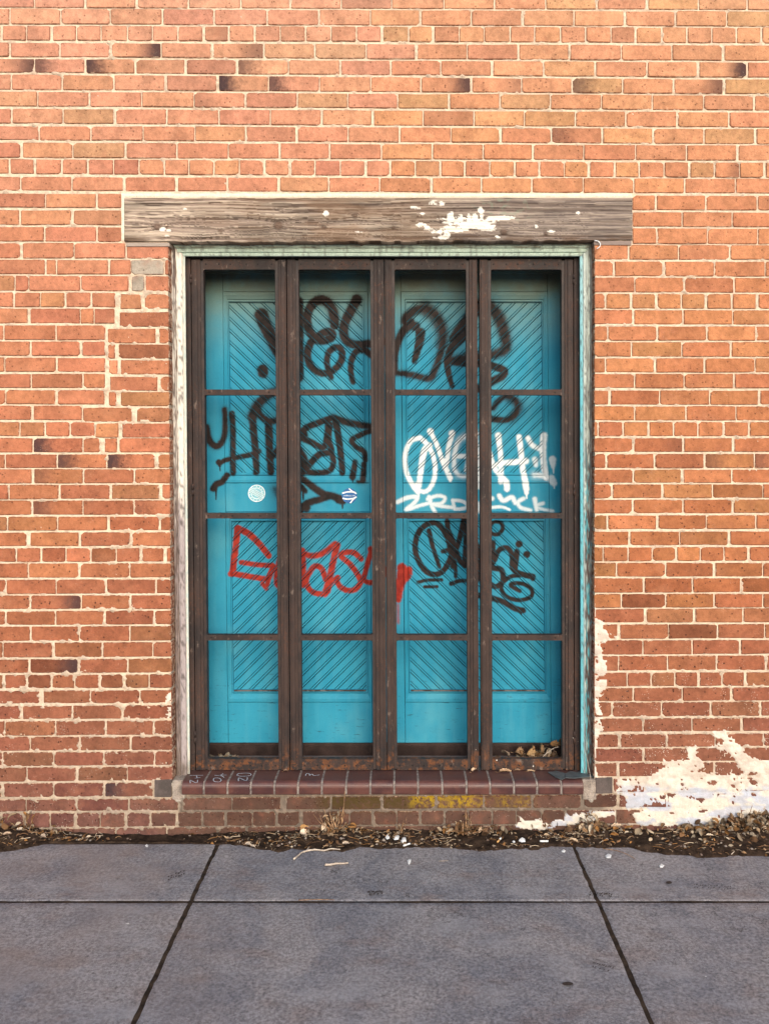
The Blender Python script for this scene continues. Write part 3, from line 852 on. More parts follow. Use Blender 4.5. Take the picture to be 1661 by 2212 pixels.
# ------------------------------------------------------------------ lintel
def lintel():
    x0, x1, y0, y1 = 269.5, 1364.5, 427.5, 523.0
    lx = np.arange(x0, x1 + 1, 2.2); ly = np.arange(y0, y1 + 1, 1.6)
    X, Y = np.meshgrid(lx, ly)
    # bottom edge rots away between the end bearings; top edge drifts right
    rot = sst(372, 400, X) * (1 - sst(1255, 1285, X))
    bite = rot * (fbm(X / 26, Y * 0 + 3, 61, 5) * 16 - 3) - (1 - rot) * 0
    bottom = y1 - 2 + rot * 5 - np.maximum(bite, 0) * .55 - 3.5 * (X - x0) / (x1 - x0)
    Yd = y0 + (Y - y0) / (y1 - y0) * (bottom - y0)
    # grain, bent round the knots
    knots = [(341, 489, 10), (602, 487, 11), (477, 499, 6), (767, 467, 6), (699, 491, 5), (1088, 501, 8), (850, 492, 4), (1178 , 505, 4), (362, 490, 4)]
    gy = Yd.copy()
    for kx, ky, kr in knots:
        d = np.sqrt(((X - kx) / 2.4) ** 2 + (Yd - ky) ** 2)
        gy = gy + (Yd - ky) / (d + .5) * kr * 1.1 * np.exp(-d / (kr * 1.4))
    gy = gy + 9 * fbm(X / 330, Yd / 60, 63, 3)
    g1 = fbm(X / 150, gy / 1.9, 65, 3); g2 = fbm(X / 40, gy / 1.1, 66, 2); big = fbm(X / 120, Yd / 26, 67, 4); lines = fbm(X / 500, gy / 3.0, 68, 2)
    rel = (g1 - .5) * .006 + (lines - .5) * .006
    dirt = sst(.45, .75, big)
    light = np.array([.37, .305, .245]); mid = np.array([.185, .142, .118]); dark = np.array([.045, .030, .024])
    t1 = sst(.38, .60, lines * .5 + g1 * .35 + big * .15)[..., None]
    col = mid * (1 - t1) + light * t1
    leftpale = (1 - sst(270, 760, X))[..., None] * .45 + ((1 - sst(427, 450, Yd)) * .25)[..., None]
    col = col * (1 + leftpale)
    col = col * (1 - dirt[..., None] * .45)
    crack = sst(.56, .62, fbm(X / 110, gy / 1.7, 70, 3))[..., None] * .85
    col = col * (1 - crack) + dark * crack
    # brown wash in the middle, grey to the right
    br = (np.exp(-((X - 700) / 260) ** 2) * sst(.35, .6, fbm(X / 90, Yd / 20, 71)) * .45)[..., None]
    col = col * (1 - br) + np.array([.22, .135, .085]) * br
    gr = (sst(860, 1100, X) * .30)[..., None]
    col = col * (1 - gr) + np.array([.19, .16, .155]) * gr * (.6 + .8 * t1)
    for kx, ky, kr in knots:
        d = np.sqrt(((X - kx) / 1.15) ** 2 + (Yd - ky) ** 2)
        kk = sst(kr * .95, kr * .55, d) if False else 1 - sst(kr * .5, kr * .9, d)
        ring = np.exp(-((d - kr * .8) / 1.8) ** 2) * .5 * sst(.3, .55, fbm(X / 6, Yd / 6, 83))
        col = col * (1 - kk[..., None] * .7) + np.array([.12, .075, .055]) * kk[..., None] * .7
        col = col * (1 - ring[..., None]) + dark * ring[..., None]
        rel = rel + kk * .002 - ring * .003
    # green traces
    gn = (sst(.58, .66, fbm(X / 9, Yd / 6, 73)) * np.exp(-((X - 1085) / 60) ** 2) * (1 - sst(470, 485, Yd)) * .35)[..., None]
    col = col * (1 - gn) + np.array([.20, .30, .22]) * gn
    # white paint left in flakes: main island and satellites
    E = [(1022, 485, 36, 9, .9), (1008, 478, 52, 10, .62), (1010, 472, 30, 10, .5), (1088, 471, 22, 4.5, 1.0), (1062, 473, 18, 6, .7), (985, 494, 30, 8, .6), (1054, 492, 22, 7, .7), (1039, 455, 7, 7, .8), (1040, 465, 4, 9, .8), (942, 438, 16, 5, .62), (950, 440, 10, 6, .6), (893, 448, 8, 3, .8), (905, 450, 4, 2, .8), (912, 462, 5, 3, .7), (910, 486, 12, 5, .6), (925, 495, 10, 7, .45), (945, 500, 14, 6, .4), (965, 508, 8, 9, .6), (955, 514, 10, 4, .8), (985, 500, 6, 4, .7), (971, 470, 6, 7, .7), (975, 465, 4, 9, .7), (1157, 490, 3, 4, .9), (1248, 460, 4, 3, .9), (1190, 500, 12, 3, .5),
         (704, 461, 5.5, 6, 1), (400, 452, 5, 3, .7), (352, 496, 6, 5, .8), (365, 498, 4, 3, .8), (360, 510, 12, 2, .6), (1075, 512, 5, 3, .8), (940, 514, 4, 2, .8), (775, 502, 10, 2, .5), (850, 455, 4, 2, .0)]
    wm = np.zeros(X.shape)
    nn = fbm(X / 5.5, Yd / 4.5, 75, 4)
    for ex, ey, rx, ry, s in E:
        d = np.sqrt(((X - ex) / rx) ** 2 + ((Yd - ey) / ry) ** 2)
        wm = np.maximum(wm, (1 - sst(.55, 1.45, d)) * s)
    wm = sst(.38, .45, wm + (nn - .5) * 1.2 + (fbm(X / 16, gy / 1.6, 79, 2) - .5) * .5) * (wm > .02)
    col = col * (1 - wm[..., None]) + np.array([.74, .72, .66]) * wm[..., None]
    # stained lower lip
    lip = (sst(y1 - 16, y1 - 3, Y) * sst(.35, .6, fbm(X / 30, Y / 7, 77, 4)) * .65)[..., None]
    col = col * (1 - lip) + np.array([.10, .060, .038]) * lip
    yy = -.006 - rel - wm * .0008
    P = np.stack([(X - CX) * S, yy, H - (Yd - CY) * S], -1)
    # wrap the edges back into the wall
    def shell(P, back):
        top = P[0].copy(); top[:, 1] = back
        bot = P[-1].copy(); bot[:, 1] = back
        return np.concatenate([top[None], P, bot[None]], 0)
    P = shell(P, .10)
    cc = np.concatenate([col[:1], col, col[-1:] * .45], 0)
    l = P[:, :1].copy(); l[:, :, 1] = .10; r = P[:, -1:].copy(); r[:, :, 1] = .10
    P = np.concatenate([l, P, r], 1); cc = np.concatenate([cc[:, :1], cc, cc[:, -1:]], 1)
    root = empty('timber_lintel', W(817, 475))
    bpy.context.view_layer.update()
    o = grid_obj('beam', P, np.ones((P.shape[0] - 1, P.shape[1] - 1), bool), M['pc_wood'], root)
    pattr(o.data, 'pc', np.clip(cc, 0, .9).reshape(-1, 3))
    for (a, b, c, d, e) in ((273, 366, 523.5, 531.5, 'left'), (1283, 1364, 519.5, 528.5, 'right')):
        p = prism('bearing_pad', [(a, c), (b, c), (b, d), (a, d)], -.004, .08, M['pc_wood'], root, .0008)
        pattr(p.data, 'pc', [(.36, .30, .26) if e == 'left' else (.24, .19, .17)] * len(p.data.vertices))
    tag(root, 'weathered grey timber lintel with knots and flaking white paint above the doors', 'lintel')
    return root
lintel()

# hook of white string under the right end of the lintel
def tube(name, pts, rad, mat, parent=None, seg=6, taper=None):
    v = []; f = []
    pts = [Vector(p) for p in pts]
    n = len(pts)
    for i, p in enumerate(pts):
        t = (pts[min(i + 1, n - 1)] - pts[max(i - 1, 0)]).normalized()
        u = t.cross(Vector((0, 0, 1)))
        if u.length < .1: u = t.cross(Vector((1, 0, 0)))
        u.normalize(); w = t.cross(u)
        r = rad if taper is None else rad * taper(i / (n - 1))
        for k in range(seg):
            a = 2 * math.pi * k / seg
            v.append(p + u * math.cos(a) * r + w * math.sin(a) * r)
    for i in range(n - 1):
        for k in range(seg):
            a = i * seg + k; b = i * seg + (k + 1) % seg
            f.append((a, b, b + seg, a + seg))
    f.append(tuple(range(seg - 1, -1, -1))); f.append(tuple((n - 1) * seg + k for k in range(seg)))
    if name is None: return v, f
    return mesh_obj(name, v, f, mat, parent, True)

def smooth_pts(p, k=4):
    if len(p) < 3: return [tuple(q) for q in p]
    out = []
    P = [np.array(q, float) for q in p]
    P = [2 * P[0] - P[1]] + P + [2 * P[-1] - P[-2]]
    for i in range(1, len(P) - 2):
        for s in range(k):
            t = s / k
            out.append(tuple(.5 * ((2 * P[i]) + (-P[i-1] + P[i+1]) * t + (2*P[i-1] - 5*P[i] + 4*P[i+1] - P[i+2]) * t*t + (-P[i-1] + 3*P[i] - 3*P[i+1] + P[i+2]) * t**3)))
    out.append(tuple(P[-2]))
    return out
hook = tube('string_hook', [W(*q, -.012) for q in smooth_pts([(1284, 519), (1291, 520), (1296, 525), (1296, 531), (1289, 537)])], .0022, M['whiteplastic'])
tag(hook, 'short curl of white string under the right end of the timber lintel', 'string')

# ------------------------------------------------------------------ timber frame round the opening
frame = empty('door_frame', W(830, 1670, .06))
bpy.context.view_layer.update()
# (inset from opening, depth); the same profile turns the corner by a mitre
def lean(x, y):      # the whole joinery has settled: its foot stands a little to the right
    return x + (y - 560) / 1100.0 * (10 - (x - 438) / 776.0 * 8.0)
LP = [(365, .074), (369.5, .044), (374, .044), (375, .052), (378, .052), (379, .047), (382, .047), (383, .050), (393, .052), (394, .060), (396, .056), (400, .060), (400.5, .125)]
RP = [(1284, .074), (1279.5, .044), (1275, .044), (1274.5, .052), (1271, .052), (1270, .047), (1268, .047), (1267, .050), (1260, .052), (1259, .060), (1256.5, .056), (1252, .060), (1251.5, .125)]
TP = [(523, .074), (526, .036), (528, .036), (530, .044), (534.5, .046), (535.5, .052), (537, .048), (544, .052), (545.5, .060), (547, .056), (552, .060), (553.5, .066), (555, .125)]
def casing(side_):
    rows = []
    cols = []
    if side_ in 'LR':
        prof = LP if side_ == 'L' else RP
        ts = np.concatenate([[0], np.linspace(.012, 1, 190)])
        for t in ts:
            row = []; crow = []
            for i, (px, d) in enumerate(prof):
                y0 = TP[i][0]
                y = y0 + (1678 - y0) * t
                if side_ == 'L': x = lean(px, y) + (2.0 * (y - 560) / 1100 if px < 380 else 0)
                else: x = px + (y - 560) / 1100.0 * (2.5 - (4.5 if px > 1265 else 0))
                row.append(W(x, y, d))
            rows.append(row)
        P = np.array(rows)
    else:
        ts = np.linspace(0, 1, 220)
        for t in ts:
            rows.append([W(LP[i][0] + (RP[i][0] - LP[i][0]) * t, TP[i][0], TP[i][1]) for i in range(len(TP))])
        P = np.array(rows)
    # refine across the profile so that the paint can be patchy
    n = 4
    Q = np.concatenate([P[:, i:i+1] * (1 - s / n) + P[:, i+1:i+2] * (s / n) for i in range(P.shape[1] - 1) for s in range(n)] + [P[:, -1:]], 1)
    idx = np.concatenate([[i + s / n for i in range(P.shape[1] - 1) for s in range(n)], [P.shape[1] - 1]])
    X = Q[..., 0] / S; Z = Q[..., 2] / S
    I = np.broadcast_to(idx, X.shape)
    if side_ == 'T': along, across = X, I * 1.3
    else: along, across = Z, I * 1.3
    n1 = fbm(across / 1.2 + 5, along / 26, 81 + ord(side_), 4); n2 = fbm(across / .8, along / 7, 91, 3)
    yy = 984 - (Q[..., 2] - H) / S      # layout row
    whitep = np.array([.66, .63, .57]); teal = np.array([.10, .36, .41]); pale = np.array([.36, .50, .46]); wood = np.array([.30, .25, .235]); dark = np.array([.060, .045, .042]); mint = np.array([.56, .70, .61])
    e = lambda a: a[..., None]
    if side_ == 'L':
        peel = sst(1020, 1130, yy + (n1 - .5) * 260) * (I < 9.2)
        col = whitep * (1 - e(peel)) + np.array([.34, .295, .30]) * e(peel)
        inner = sst(9.0, 9.6, I)
        tl = e(inner * .85)
        tc = np.array([.42, .52, .50]) * e(1 - sst(.45, .6, n2)) + np.array([.62, .60, .52]) * e(sst(.45, .6, n2))
        col = col * (1 - tl) + tc * tl
        bare = sst(.50, .60, n1 + (1 - sst(560, 640, yy)) * .18 - .05) * (I < 5.6)
        col = col * (1 - e(bare)) + (np.array([.20, .14, .10])) * e(bare)
        ow = (I < 5.2) * (.45 + .55 * sst(.35, .6, n1)) * (1 - .5 * sst(560, 700, yy) * (1 - sst(900, 1000, yy)))
        col = col * (1 - e(ow)) + np.array([.17, .13, .115]) * e(ow)
        crk = sst(.60, .66, n2) * (I < 9) * .7
        col = col * (1 - e(crk)) + dark * e(crk)
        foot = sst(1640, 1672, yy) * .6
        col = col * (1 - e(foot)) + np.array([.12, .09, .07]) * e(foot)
    elif side_ == 'R':
        inner = sst(7.2, 8.2, I)
        whitish = pale * .6 + whitep * .45
        m = sst(.42, .56, n1 + sst(800, 1400, yy) * .10)
        m = m * (.35 + .65 * sst(620, 1150, yy))
        outer = whitish * e(1 - m) + dark * 1.6 * e(m)
        t2 = sst(.54, .62, fbm(across / 1.5, along / 16, 99, 4)) * sst(900, 1150, yy)
        outer = outer * (1 - e(t2)) + teal * 1.2 * e(t2)
        strip = sst(9.0, 9.6, I)
        paintc = np.array([.15, .50, .58]) * e(strip) + np.array([.52, .62, .62]) * e(1 - strip)
        paintc = paintc * (.86 + .28 * e(n2))
        up = 1 - sst(560, 900, yy)
        paintc = paintc * (1 - e(up) * .35) + np.array([.60, .66, .62]) * e(up) * .35
        col = outer * (1 - e(inner)) + paintc * e(inner)
        col = col * (1 - e(sst(.64, .7, n2) * .7)) + dark * e(sst(.64, .7, n2) * .7)
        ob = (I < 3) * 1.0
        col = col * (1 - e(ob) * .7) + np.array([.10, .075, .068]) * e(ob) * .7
    else:
        tan = 1 - sst(-880, -560, X + (n1 - .5) * 200)
        base = mint * (1 - .2 * e(n2)) 
        col = base * (1 - e(tan) * .6) + np.array([.42, .30, .18]) * e(tan) * .6
        up = (I < 5.5)
        pe = sst(.50, .62, n1) * up * .55
        col = col * (1 - e(pe)) + np.array([.20, .14, .09]) * e(pe)
        lip = sst(9.2, 10.2, I) * (I < 11.2)
        col = col * (1 - e(lip) * .6) + np.array([.60, .74, .66]) * e(lip) * .6
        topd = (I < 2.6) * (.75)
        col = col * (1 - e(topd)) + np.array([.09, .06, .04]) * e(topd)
        tick = (sst(.70, .74, fbm(X / 3.0, I * 0.2, 97, 1)) * .4)
        col = col * (1 - e(tick)) + dark * e(tick)
    name = 'head_trim' if side_ == 'T' else 'jamb_trim'
    if side_ == 'L' or side_ == 'T':
        Q2 = Q
    Q2 = Q[:, ::-1] if side_ in 'R' else Q
    cc = col[:, ::-1] if side_ in 'R' else col
    if side_ == 'T':
        Q2 = np.transpose(Q, (1, 0, 2)); cc = np.transpose(col, (1, 0, 2))
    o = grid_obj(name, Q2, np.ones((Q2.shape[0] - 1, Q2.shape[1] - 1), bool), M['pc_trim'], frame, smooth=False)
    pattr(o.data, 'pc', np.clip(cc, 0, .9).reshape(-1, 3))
    return o
tl_ = casing('L'); tl_['label'] = 'white paint peeling to grey wood'
tr_ = casing('R'); tr_['label'] = 'turquoise paint flaked off to dark wood'
th_ = casing('T'); th_['label'] = 'pale green moulded head'
tag(frame, 'timber door frame with peeling white, pale green and turquoise paint inside the brick opening', 'door frame')

# ------------------------------------------------------------------ graffiti coverage map (generated here)
def A(ox, oy, k): return lambda pts: [(ox + k * x, oy + k * y) for x, y in pts]
KWL = [1.0]
def paint_map():
    Wd, Hd = int((IMX1 - IMX0) * IMS), int((IMY1 - IMY0) * IMS)
    chan = np.zeros((3, Hd, Wd), np.float32)
    YY, XX = np.mgrid[0:Hd, 0:Wd].astype(np.float32)
    XX = IMX0 + (XX + .5) / IMS; YY = IMY0 + (YY + .5) / IMS
    nz = fbm(XX / 1.1, YY / 1.1, 111, 2) - .5; nz2 = fbm(XX / 5, YY / 5, 115, 3) - .5
    def stroke(ch, pts, w0, w1=None, soft=1.5, op=1.0, smooth=True):
        if w1 is None: w1 = w0
        if ch == 0 and soft >= 1.8: w0, w1 = w0 * KWL[0], w1 * KWL[0]
        p = smooth_pts(pts, 5) if smooth and len(pts) > 2 else [tuple(q) for q in pts]
        if len(p) == 1: p = [p[0], (p[0][0] + .01, p[0][1])]
        n = len(p) - 1
        for i in range(n):
            (ax, ay), (bx, by) = p[i], p[i + 1]
            ra = (w0 + (w1 - w0) * i / n) / 2; rb = (w0 + (w1 - w0) * (i + 1) / n) / 2
            R = max(ra, rb) + soft * (5.2 if soft >= 1.8 else 2.2) + 1
            x0 = int((min(ax, bx) - R - IMX0) * IMS); x1 = int((max(ax, bx) + R - IMX0) * IMS) + 2
            y0 = int((min(ay, by) - R - IMY0) * IMS); y1 = int((max(ay, by) + R - IMY0) * IMS) + 2
            x0, y0, x1, y1 = max(x0, 0), max(y0, 0), min(x1, Wd), min(y1, Hd)
            if x1 <= x0 or y1 <= y0: continue
            X = XX[y0:y1, x0:x1]; Y = YY[y0:y1, x0:x1]
            dx, dy = bx - ax, by - ay; L2 = dx * dx + dy * dy + 1e-9
            t = np.clip(((X - ax) * dx + (Y - ay) * dy) / L2, 0, 1)
            d = np.hypot(X - ax - t * dx, Y - ay - t * dy)
            r = ra + (rb - ra) * t
            nn = nz[y0:y1, x0:x1] * soft * 1.5 + nz2[y0:y1, x0:x1] * min(2.0, w0 * .12)
            a = (1 - sst(-soft * .8, soft * 1.6, d - r + nn)) * op
            if soft >= 1.8 and ch < 2:      # mist of droplets round the stroke
                a = np.maximum(a, (1 - sst(-soft, soft * (5 if soft > 2.4 else 3.2), d - r)) ** 1.6 * (.34 if soft > 2.4 else .24) * op * (1 + nz[y0:y1, x0:x1] * 1.6))
            chan[ch, y0:y1, x0:x1] = np.maximum(chan[ch, y0:y1, x0:x1], a)
    K, Wt, Rd = 0, 1, 2
    KWL[0] = 1.16
    a = A(398.6, 544.8, .26)
    stroke(K, a([(635, 515), (665, 600), (715, 700), (760, 800), (850, 940), (945, 1040)]), 25, 17, 2.5)
    stroke(K, a([(955, 400), (960, 600), (962, 800), (965, 1040)]), 12, 9, 2.2)
    stroke(K, a([(645, 975), (648, 1000)]), 20, 18, 2.5)
    stroke(K, a([(1245, 600), (1235, 500), (1195, 420), (1130, 392), (1060, 430), (1015, 520), (1025, 620), (1070, 700), (1140, 730), (1210, 710), (1225, 670), (1180, 655), (1110, 690), (1045, 750), (1018, 830), (1030, 910), (1080, 975), (1150, 1003), (1230, 980), (1290, 915), (1308, 840), (1285, 790), (1235, 790), (1190, 840), (1180, 920), (1205, 1000), (1215, 1035)]), 17, 10, 2.2)
    stroke(K, a([(1240, 560), (1230, 480), (1180, 410), (1120, 395)]), 19, 17, 4, .9)
    stroke(K, a([(1430, 390), (1380, 480), (1330, 580), (1320, 670), (1350, 735), (1430, 765), (1550, 757), (1650, 740)]), 18, 14, 2.5)
    stroke(K, a([(1620, 900), (1550, 850), (1490, 810), (1430, 815), (1390, 880), (1378, 950), (1385, 1020), (1398, 1075)]), 13, 9, 2.2)
    b = A(797.3, 544.8, .30)
    stroke(K, b([(330, 530), (260, 500), (290, 440), (380, 400), (460, 430), (520, 520), (530, 640), (500, 770), (465, 860), (430, 905), (300, 880), (185, 865)]), 17, 10, 3.5)
    stroke(K, b([(400, 400), (470, 450), (525, 560), (525, 660)]), 25, 20, 7, .9)
    stroke(K, b([(300, 500), (230, 590), (185, 720), (180, 860)]), 15, 12, 2.5)
    stroke(K, b([(368, 575), (362, 640), (345, 710), (325, 780)]), 18, 10, 2)
    stroke(K, b([(560, 790), (568, 850), (582, 910), (598, 962)]), 12, 8, 1.8)
    stroke(K, b([(770, 390), (700, 500), (640, 570), (600, 620)]), 26, 15, 3.5)
    stroke(K, b([(740, 560), (660, 620), (590, 690), (560, 780)]), 16, 14, 2.5)
    stroke(K, b([(800, 380), (880, 400), (940, 480), (975, 590), (985, 680), (940, 720), (860, 740), (700, 755), (590, 775)]), 24, 13, 6)
    stroke(K, b([(600, 785), (700, 795), (800, 800), (900, 820), (970, 850), (955, 890), (880, 930), (790, 980)]), 13, 15, 2.5)
    stroke(K, b([(893, 1120), (930, 1070), (990, 1035), (1050, 1060), (1068, 1110), (1050, 1170), (990, 1205), (930, 1205), (870, 1195)]), 9, 11, 2.5)
    stroke(K, b([(1000, 1035), (1060, 1080), (1070, 1130), (1030, 1190)]), 16, 14, 6, .85)
    KWL[0] = 1.0
    c = A(398.6, 863.7, .26)
    stroke(K, c([(333, 80), (338, 180), (335, 280), (310, 350), (265, 385), (215, 350), (190, 290), (180, 230)]), 11, 15, 2.5)
    stroke(K, c([(390, 110), (400, 250), (400, 450), (403, 610)]), 11, 10, 2)
    stroke(K, c([(560, 120), (568, 250), (585, 420), (595, 600)]), 16, 13, 2)
    stroke(K, c([(560, 140), (590, 60), (650, -10), (720, -60), (790, -70)]), 20, 18, 4)
    stroke(K, c([(780, 165), (700, 175), (630, 130), (600, 80)]), 12, 15, 2.5)
    stroke(K, c([(290, 530), (340, 500), (450, 475), (560, 450), (610, 425)]), 9, 12, 1.8)
    stroke(K, c([(285, 520), (292, 550)]), 13, 5, 1.6)
    stroke(K, c([(293, 545), (296, 590)]), 2.5, 1.5, .8)
    stroke(K, c([(695, 190), (700, 350), (705, 480), (715, 600)]), 16, 14, 2)
    stroke(K, c([(700, 490), (770, 420), (860, 330), (960, 270)]), 14, 15, 2)
    stroke(K, c([(355, 625), (310, 680), (265, 700), (240, 735)]), 12, 14, 2)
    stroke(K, c([(250, 720), (262, 760)]), 12, 4, 1.4); stroke(K, c([(262, 750), (262, 828)]), 3.2, 1.6, .8)
    stroke(K, c([(960, 275), (1020, 225), (1120, 185), (1230, 145)]), 14, 13, 2.2)
    stroke(K, c([(1230, 145), (1330, 180), (1450, 205), (1560, 225)]), 15, 13, 2.5)
    stroke(K, c([(1560, 250), (1460, 290), (1390, 330), (1415, 385), (1490, 430), (1500, 500)]), 11, 11, 2)
    stroke(K, c([(960, 310), (1050, 350), (1150, 395), (1180, 300), (1190, 190)]), 13, 12, 2)
    stroke(K, c([(1205, 200), (1195, 330), (1215, 430), (1120, 450), (1040, 530), (985, 600)]), 12, 14, 2)
    stroke(K, c([(1215, 430), (1235, 520), (1200, 590), (1090, 605), (960, 590)]), 12, 11, 2)
    stroke(K, c([(1250, 165), (1275, 300), (1295, 450), (1310, 605)]), 15, 12, 2)
    stroke(K, c([(950, 300), (975, 290)]), 24, 24, 2.5); stroke(K, c([(950, 420), (990, 510), (975, 580)]), 15, 22, 2.5)
    stroke(K, c([(1415, 515), (1395, 640)]), 10, 14, 2); stroke(K, c([(1397, 640), (1398, 685)]), 3, 1.6, .8)
    stroke(K, c([(1490, 530), (1482, 670)]), 11, 12, 2); stroke(K, c([(1440, 680), (1490, 678)]), 6, 6, 2.5)
    stroke(K, c([(930, 620), (970, 650), (1050, 710), (1150, 780), (1230, 800), (1315, 830)]), 13, 16, 2.2)
    stroke(K, c([(1280, 830), (1312, 835)]), 17, 17, 1.8); stroke(K, c([(1310, 845), (1312, 900)]), 4.5, 2, 1)
    stroke(K, c([(1220, 800), (1130, 825), (1040, 850), (985, 885), (920, 960)]), 12, 17, 2.2)
    stroke(K, c([(1010, 895)]), 17, 17, 2.2)
    stroke(K, c([(960, 720), (1000, 755)]), 14, 11, 2.2); stroke(K, c([(985, 760), (985, 830)]), 5, 2, 1)
    stroke(K, c([(750, 740), (775, 790)]), 9, 9, 6, .8)
    d = A(797.3, 863.7, .30)
    stroke(Wt, d([(365, 270), (295, 300), (258, 400), (265, 510), (305, 600), (352, 665)]), 8.5, 9, 1.8)
    stroke(Wt, d([(365, 270), (425, 330), (465, 420), (475, 520), (450, 615), (405, 660), (365, 655)]), 9, 7, 1.8)
    stroke(Wt, d([(430, 330), (395, 370), (375, 480), (358, 620)]), 13, 9, 1.8); stroke(Wt, d([(345, 610), (355, 650)]), 11, 9, 1.5); stroke(Wt, d([(355, 650), (357, 695)]), 4, 2, .9)
    stroke(Wt, d([(440, 225), (445, 240)]), 12, 10, 1.8); stroke(Wt, d([(445, 235), (490, 330), (525, 430), (560, 510), (582, 560)]), 7, 10, 1.8); stroke(Wt, d([(575, 540), (582, 580)]), 10, 5, 1.5)
    stroke(Wt, d([(597, 245), (573, 340), (560, 440), (545, 490)]), 9, 8, 2); stroke(Wt, d([(597, 240)]), 12, 12, 2); stroke(Wt, d([(545, 440), (543, 475)]), 12, 8, 2)
    stroke(Wt, d([(770, 240), (690, 262), (640, 300), (615, 390), (612, 480)]), 10, 7, 2.5, .95); stroke(Wt, d([(610, 405), (720, 405)]), 8, 8, 2); stroke(Wt, d([(612, 500), (650, 545), (720, 552)]), 7, 6, 2.5, .85)
    stroke(Wt, d([(700, 505), (730, 380), (765, 250)]), 8, 8, 2); stroke(Wt, d([(765, 250), (780, 400), (790, 600)]), 8, 8, 2); stroke(Wt, d([(787, 500), (789, 620)]), 12, 12, 1.5)
    stroke(Wt, d([(930, 258), (945, 380), (950, 480), (945, 590)]), 10, 9, 1.8); stroke(Wt, d([(930, 255)]), 12, 12, 1.8)
    stroke(Wt, d([(868, 380), (895, 470), (930, 530), (985, 590), (990, 640)]), 8, 11, 1.8); stroke(Wt, d([(985, 600), (992, 640)]), 12, 7, 1.3); stroke(Wt, d([(992, 630), (991, 660)]), 4, 2, .9)
    stroke(Wt, d([(870, 480), (960, 455), (1050, 447), (1130, 440)]), 8, 12, 2)
    stroke(Wt, d([(1080, 265), (1095, 380), (1110, 520), (1130, 640)]), 10, 11, 1.8); stroke(Wt, d([(1125, 600), (1131, 670)]), 13, 8, 1.3); stroke(Wt, d([(1131, 660), (1133, 708)]), 5, 2, .9)
    stroke(Wt, d([(1145, 275), (1175, 325), (1225, 350)]), 9, 8, 2.2); stroke(Wt, d([(1258, 255), (1250, 340), (1255, 450), (1270, 560)]), 11, 10, 2.2)
    stroke(Wt, d([(1195, 430), (1202, 470)]), 11, 7, 2.2, .9); stroke(Wt, d([(1190, 540), (1240, 545), (1290, 560)]), 9, 7, 3, .85)
    stroke(Wt, d([(1318, 430), (1324, 480)]), 15, 7, 1.8, .75); stroke(Wt, d([(1325, 480), (1326, 525)]), 4, 1.5, .9, .75); stroke(Wt, d([(1310, 570), (1328, 600)]), 16, 12, 1.8, .62); stroke(Wt, d([(1330, 610), (1331, 635)]), 4, 1.5, .9, .6)
    stroke(Wt, d([(205, 735), (270, 705), (345, 700), (320, 745), (265, 790), (350, 765), (425, 745)]), 8, 5.5, 1.8, .85)
    stroke(Wt, d([(430, 700), (445, 750), (475, 812)]), 8, 6, 1.8, .85); stroke(Wt, d([(420, 715), (490, 690), (545, 705), (520, 745), (450, 750), (520, 765), (610, 775)]), 6, 6, 1.8, .85)
    stroke(Wt, d([(600, 725), (615, 785)]), 6, 6, 1.5, .85); stroke(Wt, d([(600, 722), (670, 730), (710, 765), (660, 785), (615, 785)]), 6, 6, 1.5, .85); stroke(Wt, d([(720, 745), (790, 750), (790, 800)]), 7, 7, 2, .8)
    stroke(Wt, d([(868, 705), (885, 710)]), 7, 7, 2, .85); stroke(Wt, d([(875, 775), (950, 770), (1010, 790)]), 6, 4, 1.5, .85)
    stroke(Wt, d([(935, 690), (965, 725), (1025, 700), (1050, 740)]), 8, 8, 2, .88); stroke(Wt, d([(1110, 710), (1070, 735), (1090, 775), (1160, 795)]), 7, 6, 2, .8)
    stroke(Wt, d([(1190, 712), (1205, 795)]), 8, 6, 2, .8); stroke(Wt, d([(1250, 745), (1200, 762), (1240, 785), (1320, 800)]), 6, 4, 2, .7)
    g5 = A(398.6, 1096.3, .26)
    stroke(Rd, g5([(435, 175), (420, 340), (400, 530)]), 13, 12, 1.4); stroke(Rd, g5([(435, 175), (520, 215), (610, 295), (695, 405)]), 14, 12, 1.4, smooth=True)
    stroke(Rd, g5([(385, 550), (500, 570), (620, 590), (690, 600)]), 12, 11, 1.4); stroke(Rd, g5([(690, 600), (735, 490)]), 12, 11, 1.4); stroke(Rd, g5([(730, 485), (600, 478), (465, 458)]), 10, 10, 1.4)
    stroke(Rd, g5([(700, 570), (675, 670)]), 10, 9, 1.4); stroke(Rd, g5([(645, 635), (675, 675)]), 9, 8, 2)
    stroke(Rd, g5([(975, 360), (850, 350), (790, 440), (765, 560), (775, 650), (870, 660)]), 12, 12, 2)
    stroke(Rd, g5([(982, 390), (985, 650)]), 11, 11, 1.6); stroke(Rd, g5([(985, 385), (1060, 405), (1150, 380), (1250, 305)]), 11, 12, 2.2)
    stroke(Rd, g5([(1265, 315), (1235, 440), (1205, 580), (1165, 720)]), 13, 13, 2); stroke(Rd, g5([(1170, 600), (1135, 510), (1080, 490), (1030, 550), (1008, 620), (1040, 690), (1110, 720), (1180, 710), (1205, 640), (1270, 585)]), 11, 11, 1.6)
    stroke(Rd, g5([(1465, 430), (1400, 375), (1315, 380), (1300, 410), (1370, 470), (1430, 550), (1460, 620), (1420, 680), (1350, 692), (1290, 660), (1255, 600)]), 11, 11, 1.6)
    stroke(Rd, g5([(1560, 350), (1530, 430), (1500, 540), (1490, 605), (1560, 622), (1640, 600)]), 11, 10, 1.6)
    g6 = A(797.3, 1096.3, .30)
    stroke(Rd, g6([(10, 300), (60, 360), (110, 450), (210, 560), (212, 640)]), 12, 14, 2)
